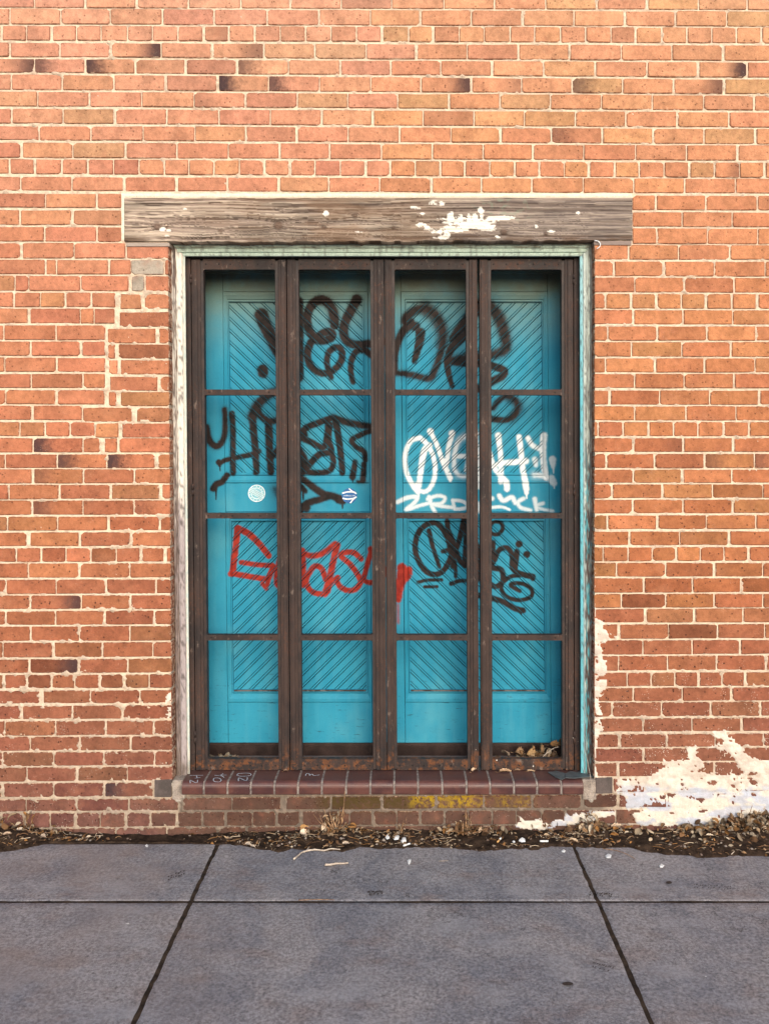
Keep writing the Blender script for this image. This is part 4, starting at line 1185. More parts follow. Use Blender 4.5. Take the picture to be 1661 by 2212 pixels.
    stroke(Rd, g6([(235, 435)]), 20, 20, 2.2); stroke(Rd, g6([(280, 455), (275, 490), (240, 530), (220, 590), (210, 665)]), 18, 11, 2.2); stroke(Rd, g6([(230, 470), (225, 560)]), 18, 16, 1.8); stroke(Rd, g6([(207, 700), (208, 830)]), 4, 3, 3, .75)
    stroke(K, g6([(590, 330), (560, 210), (500, 125), (440, 112), (370, 160), (335, 240), (335, 330), (375, 420), (430, 475), (500, 480), (555, 430), (592, 350)]), 11.5, 11.5, 1.3)
    stroke(K, g6([(430, 168), (460, 290), (505, 430)]), 10, 8, 1.3)
    stroke(K, g6([(562, 100), (570, 200), (595, 320), (620, 420), (622, 500)]), 11, 7, 1.4); stroke(K, g6([(622, 490), (624, 518)]), 3, 1.5, .8)
    stroke(K, g6([(530, 318), (600, 300)]), 9, 9, 1.3); stroke(K, g6([(570, 170), (610, 270), (650, 380), (690, 425)]), 12, 10, 1.4); stroke(K, g6([(680, 90), (650, 230), (615, 340), (600, 430)]), 11, 10, 1.4); stroke(K, g6([(700, 90), (700, 250), (690, 420)]), 14, 12, 1.4)
    stroke(K, g6([(350, 540), (430, 525), (520, 524)]), 6.5, 7, 1.3); stroke(K, g6([(400, 574), (490, 573)]), 6.5, 6, 1.3); stroke(K, g6([(590, 552), (650, 532), (730, 530)]), 9, 7, 1.4)
    stroke(K, g6([(962, 140), (950, 110), (900, 105), (870, 140), (880, 185), (925, 195), (958, 165), (962, 140)]), 8, 8, 1.3)
    stroke(K, g6([(1080, 265)]), 15, 15, 1.3); stroke(K, g6([(1135, 340)]), 15, 15, 1.3)
    stroke(K, g6([(720, 180), (800, 320), (880, 430), (950, 450), (965, 530), (915, 572), (870, 555)]), 12, 11, 1.5); stroke(K, g6([(895, 250), (892, 400)]), 8, 11, 1.5)
    stroke(K, g6([(905, 380), (935, 310), (995, 293), (1030, 350), (1035, 440), (1095, 480), (1180, 500)]), 10, 12, 1.4); stroke(K, g6([(1065, 318), (1050, 450)]), 12, 11, 1.4)
    stroke(K, g6([(1180, 515), (1165, 500)]), 10, 10, 1.3); stroke(K, g6([(1110, 490), (1020, 500), (960, 550), (955, 600), (1000, 650), (1090, 670), (1165, 645), (1172, 595), (1115, 555), (1045, 548), (1020, 565), (1085, 605)]), 9, 8, 1.3)
    stroke(K, g6([(730, 600), (800, 640), (880, 655), (960, 680), (1050, 730), (1110, 745)]), 11, 12, 1.6); stroke(K, g6([(1095, 750), (1096, 775)]), 5, 2, 1); stroke(K, g6([(780, 300), (800, 520)]), 10, 10, 1.5)
    # runs of thinned paint along the upper right, very faint overspray
    img = bpy.data.images.new('spray_paint_map', Wd, Hd, alpha=False, float_buffer=False)
    img.colorspace_settings.name = 'Non-Color'
    buf = np.ones((Hd, Wd, 4), np.float32)
    for i in range(3): buf[..., i] = chan[i][::-1]
    img.pixels.foreach_set(buf.ravel()); img.update(); img.pack()
    return img
M['door'] = mat_door('turquoise_door_paint', paint_map())
M['groove'] = mat_simple('dark_groove', (0.010, 0.028, 0.036), (0.014, 0.075, 0.100), 60, 0.9, 0.0005, 0.1)  # darker teal for the V joints between boards
M['groove_light'] = mat_simple('dark_bead', (0.010, 0.085, 0.125), (0.016, 0.145, 0.205), 60, 0.8, 0.0005, 0.1)  # mid-dark teal for the bead groove faces
M['jambpaint'] = mat_door('turquoise_jamb_paint', None)

# ------------------------------------------------------------------ the doors
def lin(x, y):       # door joinery, same settling
    return x + (y - 650) / 840.0 * (10.5 - (x - 440) / 740.0 * 3.0)
def dquad(x0, x1, y0, y1):
    return [(lin(x0, y0), y0), (lin(x1, y0), y0), (lin(x1, y1), y1), (lin(x0, y1), y1)]

def clip(poly, f):
    out = []
    for i in range(len(poly)):
        a, b = poly[i], poly[(i + 1) % len(poly)]
        fa, fb = f(a), f(b)
        if fa >= 0: out.append(a)
        if (fa >= 0) != (fb >= 0):
            t = fa / (fa - fb)
            out.append((a[0] + (b[0] - a[0]) * t, a[1] + (b[1] - a[1]) * t))
    return out

PROF = [(0, .0070), (.055, .0006), (.09, 0), (.705, 0), (.745, .0034), (.785, 0), (.93, 0), (.975, .0006), (1.0, .0060)]
def boards(parent, x0, x1, y0, y1, sgn, phase=0.0, pitch=25.7):
    """diagonal matchboarding; t runs across the boards. sgn=+1: lines fall to the right"""
    base = DOOR_Y + .012
    rect = [(x0, y0), (x1, y0), (x1, y1), (x0, y1)]
    fn = (lambda p: (p[1] - sgn * p[0] * .97))
    vals = [fn(p) for p in rect]
    lo = math.floor((min(vals) - phase) / pitch) * pitch + phase
    n = int((max(vals) - lo) / pitch) + 1
    rr = random.Random(int(x0 * 3 + y0))
    for k in range(n):
        t0 = lo + k * pitch
        V = []; F = []; MI = []
        dz = rr.uniform(-.0008, .0008)
        for (ta, da), (tb, db) in zip(PROF[:-1], PROF[1:]):
            a, b = t0 + ta * pitch, t0 + tb * pitch
            poly = clip(rect, lambda p: fn(p) - a)
            if len(poly) >= 3: poly = clip(poly, lambda p: b - fn(p))
            if len(poly) < 3: continue
            n0 = len(V)
            for p in poly:
                u = (fn(p) - a) / (b - a)
                d = base + dz + da + (db - da) * u
                x, _, z = W(lin(p[0], p[1]), p[1], DOOR_Y)
                V.append((x, d, z))
            F.append(tuple(range(n0 + len(poly) - 1, n0 - 1, -1)))
            MI.append(1 if max(da, db) > .005 else (2 if max(da, db) > .002 else 0))
        if F:
            o = mesh_obj('board', V, F, M['door']); put(o, parent)
            o.data.materials.append(M['groove']); o.data.materials.append(M['groove_light'])
            o.data.polygons.foreach_set('material_index', MI)

def moulding(parent, X0, X1, Y0, Y1, x0, x1, y0, y1):
    """mitred frame: outer rectangle X.., inner x..; raised bolection with two quirks"""
    prof = [(0, .002), (.04, -.005), (.30, -.006), (.55, -.001), (.70, .001), (.74, .006), (.80, -.002), (.92, -.002), (1.0, .003), (1.0, .022)]
    outer = [(X0, Y0), (X1, Y0), (X1, Y1), (X0, Y1)]; inner = [(x0, y0), (x1, y0), (x1, y1), (x0, y1)]
    for s in range(4):
        V = []; F = []
        for (u, d) in prof:
            for c in (s, (s + 1) % 4):
                px = outer[c][0] + (inner[c][0] - outer[c][0]) * u; py = outer[c][1] + (inner[c][1] - outer[c][1]) * u
                x, _, z = W(lin(px, py), py, DOOR_Y)
                V.append((x, DOOR_Y + d, z))
        for i in range(len(prof) - 1):
            F.append((i * 2, i * 2 + 2, i * 2 + 3, i * 2 + 1))
        o = mesh_obj('moulding', V, F, M['door']); put(o, parent)

M['rot'] = mat_simple('rotten_wood', (0.05, 0.04, 0.038), (0.13, 0.12, 0.12), 40, 0.95, 0.003, 0.1, 200, None, 0.45, 0.55)
def door_leaf(X0, X1, px0, px1, dirs, label):
    root = empty('panelled_door', W(lin((X0 + X1) / 2, 1600), 1605, DOOR_Y))
    bpy.context.view_layer.update()
    m0, m1 = px0 - 18, px1 + 18       # outer edge of the mouldings
    up = (630, 1043); lo = (1106, 1517)
    def bar(name, x0, x1, y0, y1, yy=0.0):
        o = prism(name, dquad(x0, x1, y0, y1), DOOR_Y + yy, DOOR_Y + .045, M['door'], root, .0012)
        return o
    bar('stile', X0, m0 - .6, 590, 1605); bar('stile', m1 + .6, X1, 590, 1605)
    bar('rail', m0, m1, 590, up[0] - .6, .0006); bar('rail', m0, m1, up[1] + .6, lo[0] - .6, .0006); bar('rail', m0, m1, lo[1] + .6, 1605, .0006)
    # moulding seats
    for (a, b), (c, d), sg in (((630, 1043), (652, 1021), dirs[0]), ((1106, 1517), (1126, 1491), dirs[1])):
        moulding(root, m0, m1, a, b, px0 - 6, px1 + 6, c, d)
        boards(root, px0 - 6, px1 + 6, c, d, sg, phase=4 if px0 < 600 else 11)
        if a > 1000:
            prism('rotten_bead', dquad(px0 - 5, px1 + 5, 1491.2, 1494.0), DOOR_Y - .0085, DOOR_Y - .002, M['rot'], root, .0006)
        bk = prism('backing', dquad(m0, m1, a, b), DOOR_Y + .024, DOOR_Y + .04, M['black'], root)
    tag(root, label, 'door')
    return root
door_leaf(428, 824, 500, 776, (1, -1), 'turquoise panelled door with black tag, red tag and two round stickers, hinged beside the peeling white jamb')
door_leaf(827, 1232, 884, 1164, (-1, 1), 'turquoise panelled door with the white spray-painted words, nearer the turquoise flaked jamb')
# astragal hidden behind the bars
prism('door_meeting_strip', dquad(822, 829, 592, 1604), DOOR_Y - .006, DOOR_Y - .001, M['door'], bpy.data.objects['panelled_door'], .001)

# recess: side jambs, head, floor, threshold
v = []; f = []
zt = W(0, 560, .12)[2]; zb = W(0, 1662, .10)[2]
recess = frame
def panel(name, pts, mat):
    o = mesh_obj(name, pts, [(0, 1, 2, 3)], mat); put(o, recess); return o
zfl = W(0, 1641.5, .125)[2]      # floor inside
ZF = H - (1636 - CY) * S * (D + .26) / D
a0 = W(401, 560, .12); a1 = W(411, 1665, .12); b0 = W(1251, 560, .12); b1 = W(1254, 1665, .12)
panel('jamb_lining', [(a0[0], .10, zt + .03), (a1[0], .10, ZF - .05), (a1[0], .34, ZF - .05), (a0[0], .34, zt + .03)], M['jambpaint'])
panel('jamb_lining', [(b0[0], .34, zt + .03), (b1[0], .34, ZF - .05), (b1[0], .10, ZF - .05), (b0[0], .10, zt + .03)], M['jambpaint'])
panel('head_lining', [(-1.0, .10, zt + .004), (-1.0, .34, zt + .004), (.9, .34, zt + .004), (.9, .10, zt + .004)][::-1], M['jambpaint'])
prism('head_stop', [(405, 566), (1248, 566), (1248, 589.4), (405, 589.4)], DOOR_Y - .014, DOOR_Y + .05, M['jambpaint'], frame, .001)
prism('threshold', [(412, 1606), (1250, 1606), (1250, 1634), (412, 1634)], DOOR_Y - .004, DOOR_Y + .05, M['dark_steel'], frame, .002)
prism('threshold_lip', [(412, 1611), (1250, 1611), (1250, 1614), (412, 1614)], DOOR_Y - .010, DOOR_Y - .004, M['dark_steel'], frame, .0008)
fl = mesh_obj('floor_slab', [(-.98, .055, ZF), (.86, .055, ZF), (.86, .34, ZF), (-.98, .34, ZF)], [(0, 1, 2, 3)], M['floor']); put(fl, frame)

# ------------------------------------------------------------------ steel grille: outer frame and four folding leaves
GY0, GY1 = .088, .126
def sq(x0, x1, y0, y1): return [(lean(x0, y0), y0), (lean(x1, y0), y0), (lean(x1, y1), y1), (lean(x0, y1), y1)]
gf = empty('grille_surround', W(830, 1665, GY0))
bpy.context.view_layer.update()
for (a, b) in ((400.5, 411.5), (1239.5, 1251)):
    prism('frame_post', sq(a, b, 556, 1666), GY0 + .004, .15, M['steel'], gf, .0015)
prism('frame_head', [(401, 553), (1251, 553), (1251, 558.5), (401, 558.5)], GY0 + .012, .15, M['steel'], gf, .001)
# hinge knuckles
for (hx, ys_) in ((412.2, ((592, 612), (1045, 1070), (1580, 1606))), (1239, ((592, 612), (1045, 1070), (1580, 1606)))):
    for (a, b) in ys_:
        for (s0, s1) in ((a, a + (b - a) * .48), (a + (b - a) * .52, b)):
            p0 = Vector(W(lean(hx, s0), s0, GY0 - .001)); p1 = Vector(W(lean(hx, s1), s1, GY0 - .001))
            k = tube('hinge', [p0, p1], .0052, M['steel'], None, 10); put(k, gf)
tag(gf, 'thin rusty steel outer frame fixed inside the peeling timber door frame', 'grille frame')

def rail_shape(x0, x1, y0, y1, r=3.6, top=True, bot=True):
    """flat bar whose ends flare into the stiles with small fillets"""
    pts = []
    def arc(cx, cy, a0, a1, n=4):
        return [(cx + r * math.cos(a0 + (a1 - a0) * i / n), cy + r * math.sin(a0 + (a1 - a0) * i / n)) for i in range(n + 1)]
    H_ = math.pi / 2
    if top: pts += arc(x0 + r, y0 - r, math.pi, H_)          # concave corner above the bar, left
    else: pts += [(x0, y0)]
    if top: pts += arc(x1 - r, y0 - r, H_, 0)
    else: pts += [(x1, y0)]
    if bot: pts += arc(x1 - r, y1 + r, 0, -H_)
    else: pts += [(x1, y1)]
    if bot: pts += arc(x0 + r, y1 + r, -H_, -math.pi)
    else: pts += [(x0, y1)]
    return [(lean(x, y), y) for x, y in pts]

RAILS = [(559, 581.5, 0, 1), (841, 853, 1, 1), (1108.5, 1120, 1, 1), (1372, 1384, 1, 1), (1641, 1664, 1, 0)]
M['stop_steel'] = mat_simple('dark_inner_steel', (0.020, 0.015, 0.016), (0.040, 0.026, 0.023), 25, 0.55, 0.001, 0.3)
def gate_leaf(xa, xo0, xo1, xb, label, six=(0, 2, 4)):
    root = empty('grille_leaf', W((xa + xb) / 2, 1664, GY0))
    bpy.context.view_layer.update()
    e = .35
    for (a, b, inn) in ((xa, xo0, 1), (xo1, xb, -1)):
        sa, sb = (a, b - 6) if inn == 1 else (a + 6, b)
        o = prism('stile', sq(sa, sb, 559.5, 1664.5), GY0, GY1, M['steel'], root, .0022, 2)
        # inner return that frames the opening, and the raised bead down the bar
        rx = (b - 6.3, b + .8) if inn == 1 else (a - .8, a + 6.3)
        prism('stop', sq(rx[0], rx[1], 562, 1662), GY0 + .0046, GY1 + .002, M['stop_steel'], root, .0008)
        c = (sa + sb) / 2 + inn * -1.5
        prism('cover_bar', sq(c - 4.2, c + 4.2, 561, 1663), GY0 - .0045, GY0 + .002, M['steel'], root, .0018, 2)
    hv = []; hf = []
    for i, (y0, y1, tp, bt) in enumerate(RAILS):
        xx0, xx1 = xo0 + .5, xo1 - .5
        prism('rail', rail_shape(xx0, xx1, y0, y1, 3.6, bool(tp), bool(bt)), GY0 + .0030, GY1 - .004, M['steel'], root, .0008)
        w = xo1 - xo0
        n = 6 if i in six else 2
        xs_ = [xo0 + w * t for t in ((.04, .22, .38, .60, .76, .95) if n == 6 else (.07, .90))]
        ym = (y0 + y1) / 2 if i not in (0, 4) else ((y0 + y1) / 2 + (2 if i == 4 else 0))
        for xh in xs_:
            X, _, Z = W(lean(xh, ym), ym, GY0 + .0030)
            n0 = len(hv); rr = .0034
            for k in range(8): hv.append((X + rr * math.cos(k * math.pi / 4), GY0 + .0018, Z + rr * math.sin(k * math.pi / 4)))
            for k in range(8): hv.append((X + rr * math.cos(k * math.pi / 4), GY0 + .0040, Z + rr * math.sin(k * math.pi / 4)))
            hf.append(tuple(range(n0, n0 + 8)))
            for k in range(8): hf.append((n0 + k, n0 + k + 8, n0 + (k + 1) % 8 + 8, n0 + (k + 1) % 8))
    o = mesh_obj('screw_hole', hv, hf, M['black']); put(o, root); o['kind'] = 'stuff'
    tag(root, label, 'steel grille', 'folding steel grille leaves in front of the doors')
    return root
gate_leaf(413, 438.5, 594.5, 617.5, 'brown rusty steel grille leaf hinged beside the peeling white jamb, over the white round sticker')
gate_leaf(619.5, 644, 800.5, 829, 'rusty steel grille leaf in front of the blue round sticker')
gate_leaf(830, 851.5, 1007, 1030.5, 'brown rusty steel grille leaf in front of the white-sprayed letter O')
gate_leaf(1035.5, 1059.5, 1213.5, 1238, 'brown rusty steel grille leaf with the heap of dead leaves behind its bottom rail')

# ------------------------------------------------------------------ stickers on the door
def disc(name, cx, cy, r, dep, mat, parent=None, r0=0.0, a0=0, a1=2 * math.pi, n=36, th=.0006):
    V = []; F = []
    for i in range(n + 1):
        a = a0 + (a1 - a0) * i / n
        for rr in (r0, r):
            x, _, z = W(cx + rr * math.cos(a), cy + rr * math.sin(a), DOOR_Y)
            V.append((x, DOOR_Y + dep, z)); V.append((x, DOOR_Y + dep + th, z))
    for i in range(n):
        a = i * 4; b = a + 4
        F += [(a, b, b + 2, a + 2), (a + 2, b + 2, b + 3, a + 3)]
        if r0 > 0: F += [(a, a + 1, b + 1, b)]
    o = mesh_obj(name, V, F, mat)
    if parent: put(o, parent)
    return o
def ribbon(name, pts, w, dep, mat, parent, k=5):
    p = smooth_pts(pts, k); V = []; F = []
    for i, q in enumerate(p):
        a = np.array(p[max(i - 1, 0)]); b = np.array(p[min(i + 1, len(p) - 1)]); t = b - a; t = t / (np.hypot(*t) + 1e-9)
        nrm = np.array([-t[1], t[0]]) * w / 2
        for s in (-1, 1):
            x, _, z = W(q[0] + s * nrm[0], q[1] + s * nrm[1], DOOR_Y)
            V.append((x, DOOR_Y + dep, z))
    for i in range(len(p) - 1): F.append((i * 2, i * 2 + 1, i * 2 + 3, i * 2 + 2))
    o = mesh_obj(name, V, F, mat)
    if parent: put(o, parent)
    return o
def text_mesh(name, s, size, cx, cy, rot, dep, mat, parent):
    cu = bpy.data.curves.new('t', 'FONT'); cu.body = s; cu.size = size; cu.align_x = 'CENTER'; cu.align_y = 'CENTER'
    to = bpy.data.objects.new('t', cu); C.objects.link(to)
    bpy.context.view_layer.update()
    me = bpy.data.meshes.new_from_object(to.evaluated_get(bpy.context.evaluated_depsgraph_get()))
    bpy.data.objects.remove(to)
    x0, _, z0 = W(cx, cy, DOOR_Y)
    ca, sa = math.cos(rot), math.sin(rot)
    for vtx in me.vertices:
        x, y = vtx.co.x, vtx.co.y
        vtx.co = (x0 + x * ca - y * sa, DOOR_Y + dep, z0 + x * sa + y * ca)
    me.materials.clear(); me.materials.append(mat)
    o = bpy.data.objects.new(name, me); C.objects.link(o); put(o, parent)
    return o
st1 = empty('round_sticker', W(554.6, 1065.6, DOOR_Y)); bpy.context.view_layer.update()
sx, sy = 554.6, 1065.6
M['sticker_film'] = mat_simple('sticker_film', (0.16, 0.44, 0.54), (0.24, 0.50, 0.58), 80, 0.4)
disc('film', sx, sy, 18.6, -.0007, M['sticker_film'], st1)
disc('ring', sx, sy, 18.6, -.0016, M['white'], st1, 17.0)
disc('ring', sx, sy, 12.2, -.0016, M['white'], st1, 11.0)
M['teal_print'] = mat_simple('teal_print', (0.10, 0.30, 0.38), (0.14, 0.34, 0.42), 80, 0.4)
ang = math.radians(28)
def rot(px, py): return (sx + px * math.cos(ang) - py * math.sin(ang), sy + px * math.sin(ang) + py * math.cos(ang))
M['pale_band'] = mat_simple('pale_band', (0.42, 0.62, 0.68), (0.55, 0.70, 0.74), 120, 0.4)
ribbon('band', [rot(-17.3, 0), rot(0, 0), rot(17.3, 0)], 12, -.0022, M['pale_band'], st1)
ribbon('band_line', [rot(-17, -3.7), rot(0, -3.7), rot(17, -3.7)], .9, -.0027, M['teal_print'], st1)
ribbon('band_line', [rot(-17, 3.7), rot(0, 3.7), rot(17, 3.7)], .9, -.0027, M['teal_print'], st1)
for k in range(8):
    px = -13.5 + k * 3.8
    disc('band_mark', *rot(px, 0), 1.2, -.0028, M['teal_print'], st1, 0.55, n=8)
for k in range(14):
    a = 2 * math.pi * (k + .5) / 14
    disc('rim_mark', sx + 14.6 * math.cos(a), sy + 14.6 * math.sin(a), 1.0, -.0019, M['white'], st1, n=6)
tag(st1, 'white ring-shaped sticker with a slanted band on the turquoise door', 'sticker')
st2 = empty('round_sticker', W(754.8, 1071, DOOR_Y)); bpy.context.view_layer.update()
disc('film', 754.8, 1071, 16.4, -.0007, M['blue'], st2)
sx, sy = 754.8, 1071
ribbon('stripe', [(sx - 15.5, sy - 5.5), (sx - 4, sy - 8.5), (sx + 8, sy - 8), (sx + 15.5, sy - 4.6)], 3, -.0015, M['white'], st2)
ribbon('stripe', [(sx - 15.0, sy + 5.5), (sx - 3, sy + 7.0), (sx + 8, sy + 5.5), (sx + 15.6, sy + 2.0)], 3, -.0015, M['white'], st2)
ribbon('stripe', [(sx - 1, sy - 15.8), (sx + 6, sy - 10), (sx + 13.5, sy - 6.5)], 2.6, -.0018, M['white'], st2)
ribbon('stripe', [(sx + 2, sy + 15.8), (sx + 7, sy + 9), (sx + 14, sy + 3)], 2.8, -.0018, M['white'], st2)
text_mesh('lettering', 'Leadbuyer.com', .0085, sx, sy - .5, 0, -.0016, M['white'], st2)
tag(st2, 'blue round sticker with white curved stripes at the end of a black spray stroke', 'sticker')

# ------------------------------------------------------------------ brick sill
sill = empty('brick_sill', W(828, 1720, -.03)); bpy.context.view_layer.update()
ZS = H - 682 * S * (D + .09) / D          # top of the sill
FP = .031                                 # how far it stands out
kf = (D - FP) / D
TJ = [392.5, 440, 491, 541.5, 592.5, 643.5, 695, 747.5, 800, 851.5, 903, 955.5, 1008, 1059, 1110.5, 1160.5, 1213, 1260.5]
Xj = [(t - CX) * S * kf for t in TJ]
def nose(x0, x1, name, mat, inset=0.0, crown=0.0, z_off=0.0, par=sill):
    R = .024; th = .056
    prof = [(.10, 0.0)]
    for i in range(7):
        a = math.pi / 2 * i / 6
        prof.append((-FP + inset + R - R * math.sin(a), -R + R * math.cos(a)))
    for i in range(1, 4):
        a = math.pi / 2 * i / 3
        prof.append((-FP + inset + .014 - .014 * math.cos(a), -(th - .014) - .014 * math.sin(a)))
    prof.append((.06, -th))
    V = []; F = []
    xs_ = [x0, x0 + .0012, x1 - .0012, x1]
    for xi, x in enumerate(xs_):
        s = .0012 if xi in (0, 3) else 0
        for (y, z) in prof:
            yy = y + (s if y < .05 else 0); zz = ZS + z_off + z - (s if z > -.01 else 0)
            V.append((x, yy, zz))
    n = len(prof)
    for i in range(3):
        for k in range(n - 1):
            a = i * n + k
            F.append((a, a + 1, a + n + 1, a + n))
    F.append(tuple(range(n - 1, -1, -1))); F.append(tuple(3 * n + k for k in range(n)))
    o = mesh_obj(name, V, F, mat)
    me = o.data
    put(o, par)
    return o
rr = random.Random(3)
for i in range(17):
    g = .0085
    o = nose(Xj[i] + (g / 2 if i else 0), Xj[i + 1] - (g / 2 if i < 16 else 0), 'sill_brick', M['tile'], rr.uniform(-.001, .001), 0, rr.uniform(-.0008, .0008))
nose(Xj[0] + .004, Xj[-1] - .004, 'grout', M['joint_grout'], .0028, 0, -.0016)
tag(sill, 'glazed dark red bullnose brick sill with chalked letters beneath the steel grille', 'sill')
# bedding: back of the sill under the steel, cement at the ends
def cbox(name, x0, x1, y0, y1, z0, z1, mat, par, bev=.003):
    v = []; f = []; boxm(v, f, x0, x1, y0, y1, z0, z1)
    o = mesh_obj(name, v, f, mat)
    if bev: bevel_obj(o, bev, 2)
    put(o, par); return o
cbox('bedding', W(365, 0)[0], W(1290, 0)[0], .062, .30, ZS - .10, ZS - .004, M['cement'], sill)
cbox('end_mortar', W(372, 0)[0], Xj[0] - .0005, -.004, .09, ZS - .085, ZS - .003, M['cement'], sill, .005)
cbox('end_mortar', Xj[-1] + .0005, W(1288, 0)[0], -.004, .09, ZS - .085, ZS - .001, M['cement'], sill, .005)
for (a, b, c, d) in ((333.5, 370, 1686, 1723), (1287, 1323, 1682, 1715)):
    o = prism('end_block', [(a, c), (b, c - 1), (b, d), (a, d)], -.006, .06, M['block'], sill, .002, 2)

# chalk letters on the sill, written to be read from the side
def chalk(pts_list, ox, oy):
    for pts in pts_list:
        P = []
        for (zx, zy) in pts:
            px, py = 398.6 + .26 * zx, 1395.2 + .26 * zy
            x, y, z = G(px, py, ZS)
            P.append((x, y))
        p = smooth_pts(P, 4) if len(P) > 2 else P
        V = []; F = []
        for i, q in enumerate(p):
            a = np.array(p[max(i - 1, 0)]); b = np.array(p[min(i + 1, len(p) - 1)]); t = b - a; t = t / (np.hypot(*t) + 1e-9)
            nr = np.array([-t[1], t[0]]) * .0013
            V += [(q[0] - nr[0], q[1] - nr[1], ZS + .0013), (q[0] + nr[0], q[1] + nr[1], ZS + .0013)]
        for i in range(len(p) - 1): F.append((i * 2, i * 2 + 1, i * 2 + 3, i * 2 + 2))
        o = mesh_obj('chalk_mark', V, F, M['chalk']); put(o, sill)
chalk([[(45, 1082), (155, 1080)], [(98, 1084), (108, 1104)], [(85, 1105), (132, 1098)], [(48, 1146), (48, 1122), (72, 1132), (95, 1142), (108, 1135), (108, 1118)],
       [(238, 1120), (250, 1104), (285, 1104), (305, 1118), (292, 1134), (255, 1134), (238, 1120)], [(250, 1082), (350, 1078)], [(300, 1080), (330, 1098)], [(300, 1080), (322, 1064)],
       [(435, 1080), (450, 1066), (520, 1062), (552, 1070), (540, 1084), (470, 1088), (435, 1080)], [(448, 1128), (450, 1102), (478, 1112), (505, 1124), (520, 1118), (522, 1098)],
       [(1005, 1085), (1012, 1068), (1035, 1066), (1040, 1082), (1060, 1070), (1075, 1082), (1122, 1076)]], 0, 0)

# ------------------------------------------------------------------ ground
gnd = mesh_obj('ground', [(-200, -200, -.17), (200, -200, -.17), (200, 200, -.17), (-200, 200, -.17)], [(0, 1, 2, 3)], M['ground']); gnd['kind'] = 'structure'
pav = empty('pavement'); pav['kind'] = 'structure'
XJ = [-.741 - 1.43 * 2, -.741 - 1.43, -.741, .691, .691 + 1.43, .691 + 2.86]
YJ = [-.086, -.525, -1.98, -3.45, -4.9]
def slab(x0, x1, y0, y1, fine):
    gx = np.unique(np.concatenate([[x0, x0 + .003, x0 + .009], np.linspace(x0 + .009, x1 - .009, 90 if fine else 8), [x1 - .003, x1]]))
    gy = np.unique(np.concatenate([[y0, y0 + .003, y0 + .009], np.linspace(y0 + .009, y1 - .009, 60 if fine else 8), [y1 - .003, y1]]))
    X, Y = np.meshgrid(gx, gy)
    d = np.minimum(np.minimum(X - x0, x1 - X), np.minimum(Y - y0, y1 - Y))
    Z = (fbm(X * 6 + 40, Y * 6 + 40, 121, 4) - .5) * .0035 + (fbm(X * 40 + 9, Y * 40 + 80, 125, 2) - .5) * .0012 - .0060 * (1 - sst(0, .006, d)) - .002
    # ragged edges against the joints
    wob = (fbm(X * 38 + 200, Y * 38 + 200, 127, 4) - .5) * .010
    near = (1 - sst(0, .012, d))
    X2 = X + wob * near * np.where(X - x0 < .01, 1, np.where(x1 - X < .01, 1, 0))
    Y2 = Y + wob * near * .3 * np.where(Y - y0 < .01, 1, np.where(y1 - Y < .01, 1, 0))
    P = np.stack([X2, Y2, Z], -1)
    def ring(P):
        t = P[0].copy(); t[:, 2] = -.12; b = P[-1].copy(); b[:, 2] = -.12
        P = np.concatenate([t[None], P, b[None]], 0)
        l = P[:, :1].copy(); l[:, :, 2] = -.12; r = P[:, -1:].copy(); r[:, :, 2] = -.12
        return np.concatenate([l, P, r], 1)
    P = ring(P)[::-1]
    o = grid_obj('slab', P, np.ones((P.shape[0] - 1, P.shape[1] - 1), bool), M['concrete'], pav)
for i in range(5):
    for j in range(4):
        gap = .0032
        gy_ = .0017
        slab(XJ[i] + gap, XJ[i + 1] - gap, YJ[j + 1] + gy_, YJ[j] - gy_, 1 <= i <= 3 and j <= 1)
bed = mesh_obj('joint_bed', [(-4, -4.9, -.0042), (4, -4.9, -.0042), (4, -.083, -.0042), (-4, -.083, -.0042)], [(0, 1, 2, 3)], M['joint'], pav)
# kerb and street behind the viewer
v = []; f = []; boxm(v, f, -12, 12, -5.06, -4.9, -.17, 0)
kb = mesh_obj('kerb', v, f, M['concrete']); kb['kind'] = 'structure'
rd = mesh_obj('road', [(-40, -13, -.14), (40, -13, -.14), (40, -5.06, -.14), (-40, -5.06, -.14)], [(0, 1, 2, 3)], M['asphalt']); rd['kind'] = 'structure'

# soil strip with its ragged edge
EDGE = [(-430,1850),(-100,1846),(0,1841),(60,1831),(115,1821),(200,1819),(350,1821),(465,1823),(510,1823),(540,1830),(600,1841),(630,1833),(700,1837),(740,1841),(775,1831),(830,1833),(880,1830),(955,1831),(1040,1839),(1080,1836),(1110,1834),(1155,1836),(1190,1830),(1235,1829),(1290,1830),(1355,1831),(1395,1841),(1480,1848),(1530,1853),(1580,1849),(1661,1850),(2110,1846)]
EW = [G(px, py) for px, py in EDGE]
ex = np.array([e[0] for e in EW]); ey = np.array([e[1] for e in EW])
def pile(X, Y):      # heaps of swept-up litter
    h = .055 * np.exp(-((X - 1.50) / .22) ** 2 - ((Y + .03) / .07) ** 2)
    h = h + .028 * np.exp(-((X + 1.62) / .14) ** 2 - ((Y + .05) / .08) ** 2)
    h = h + .015 * np.exp(-((X - .84) / .09) ** 2 - ((Y + .03) / .05) ** 2)
    h = h + .010 * np.exp(-((X + .22) / .10) ** 2 - ((Y + .03) / .05) ** 2)
    return h
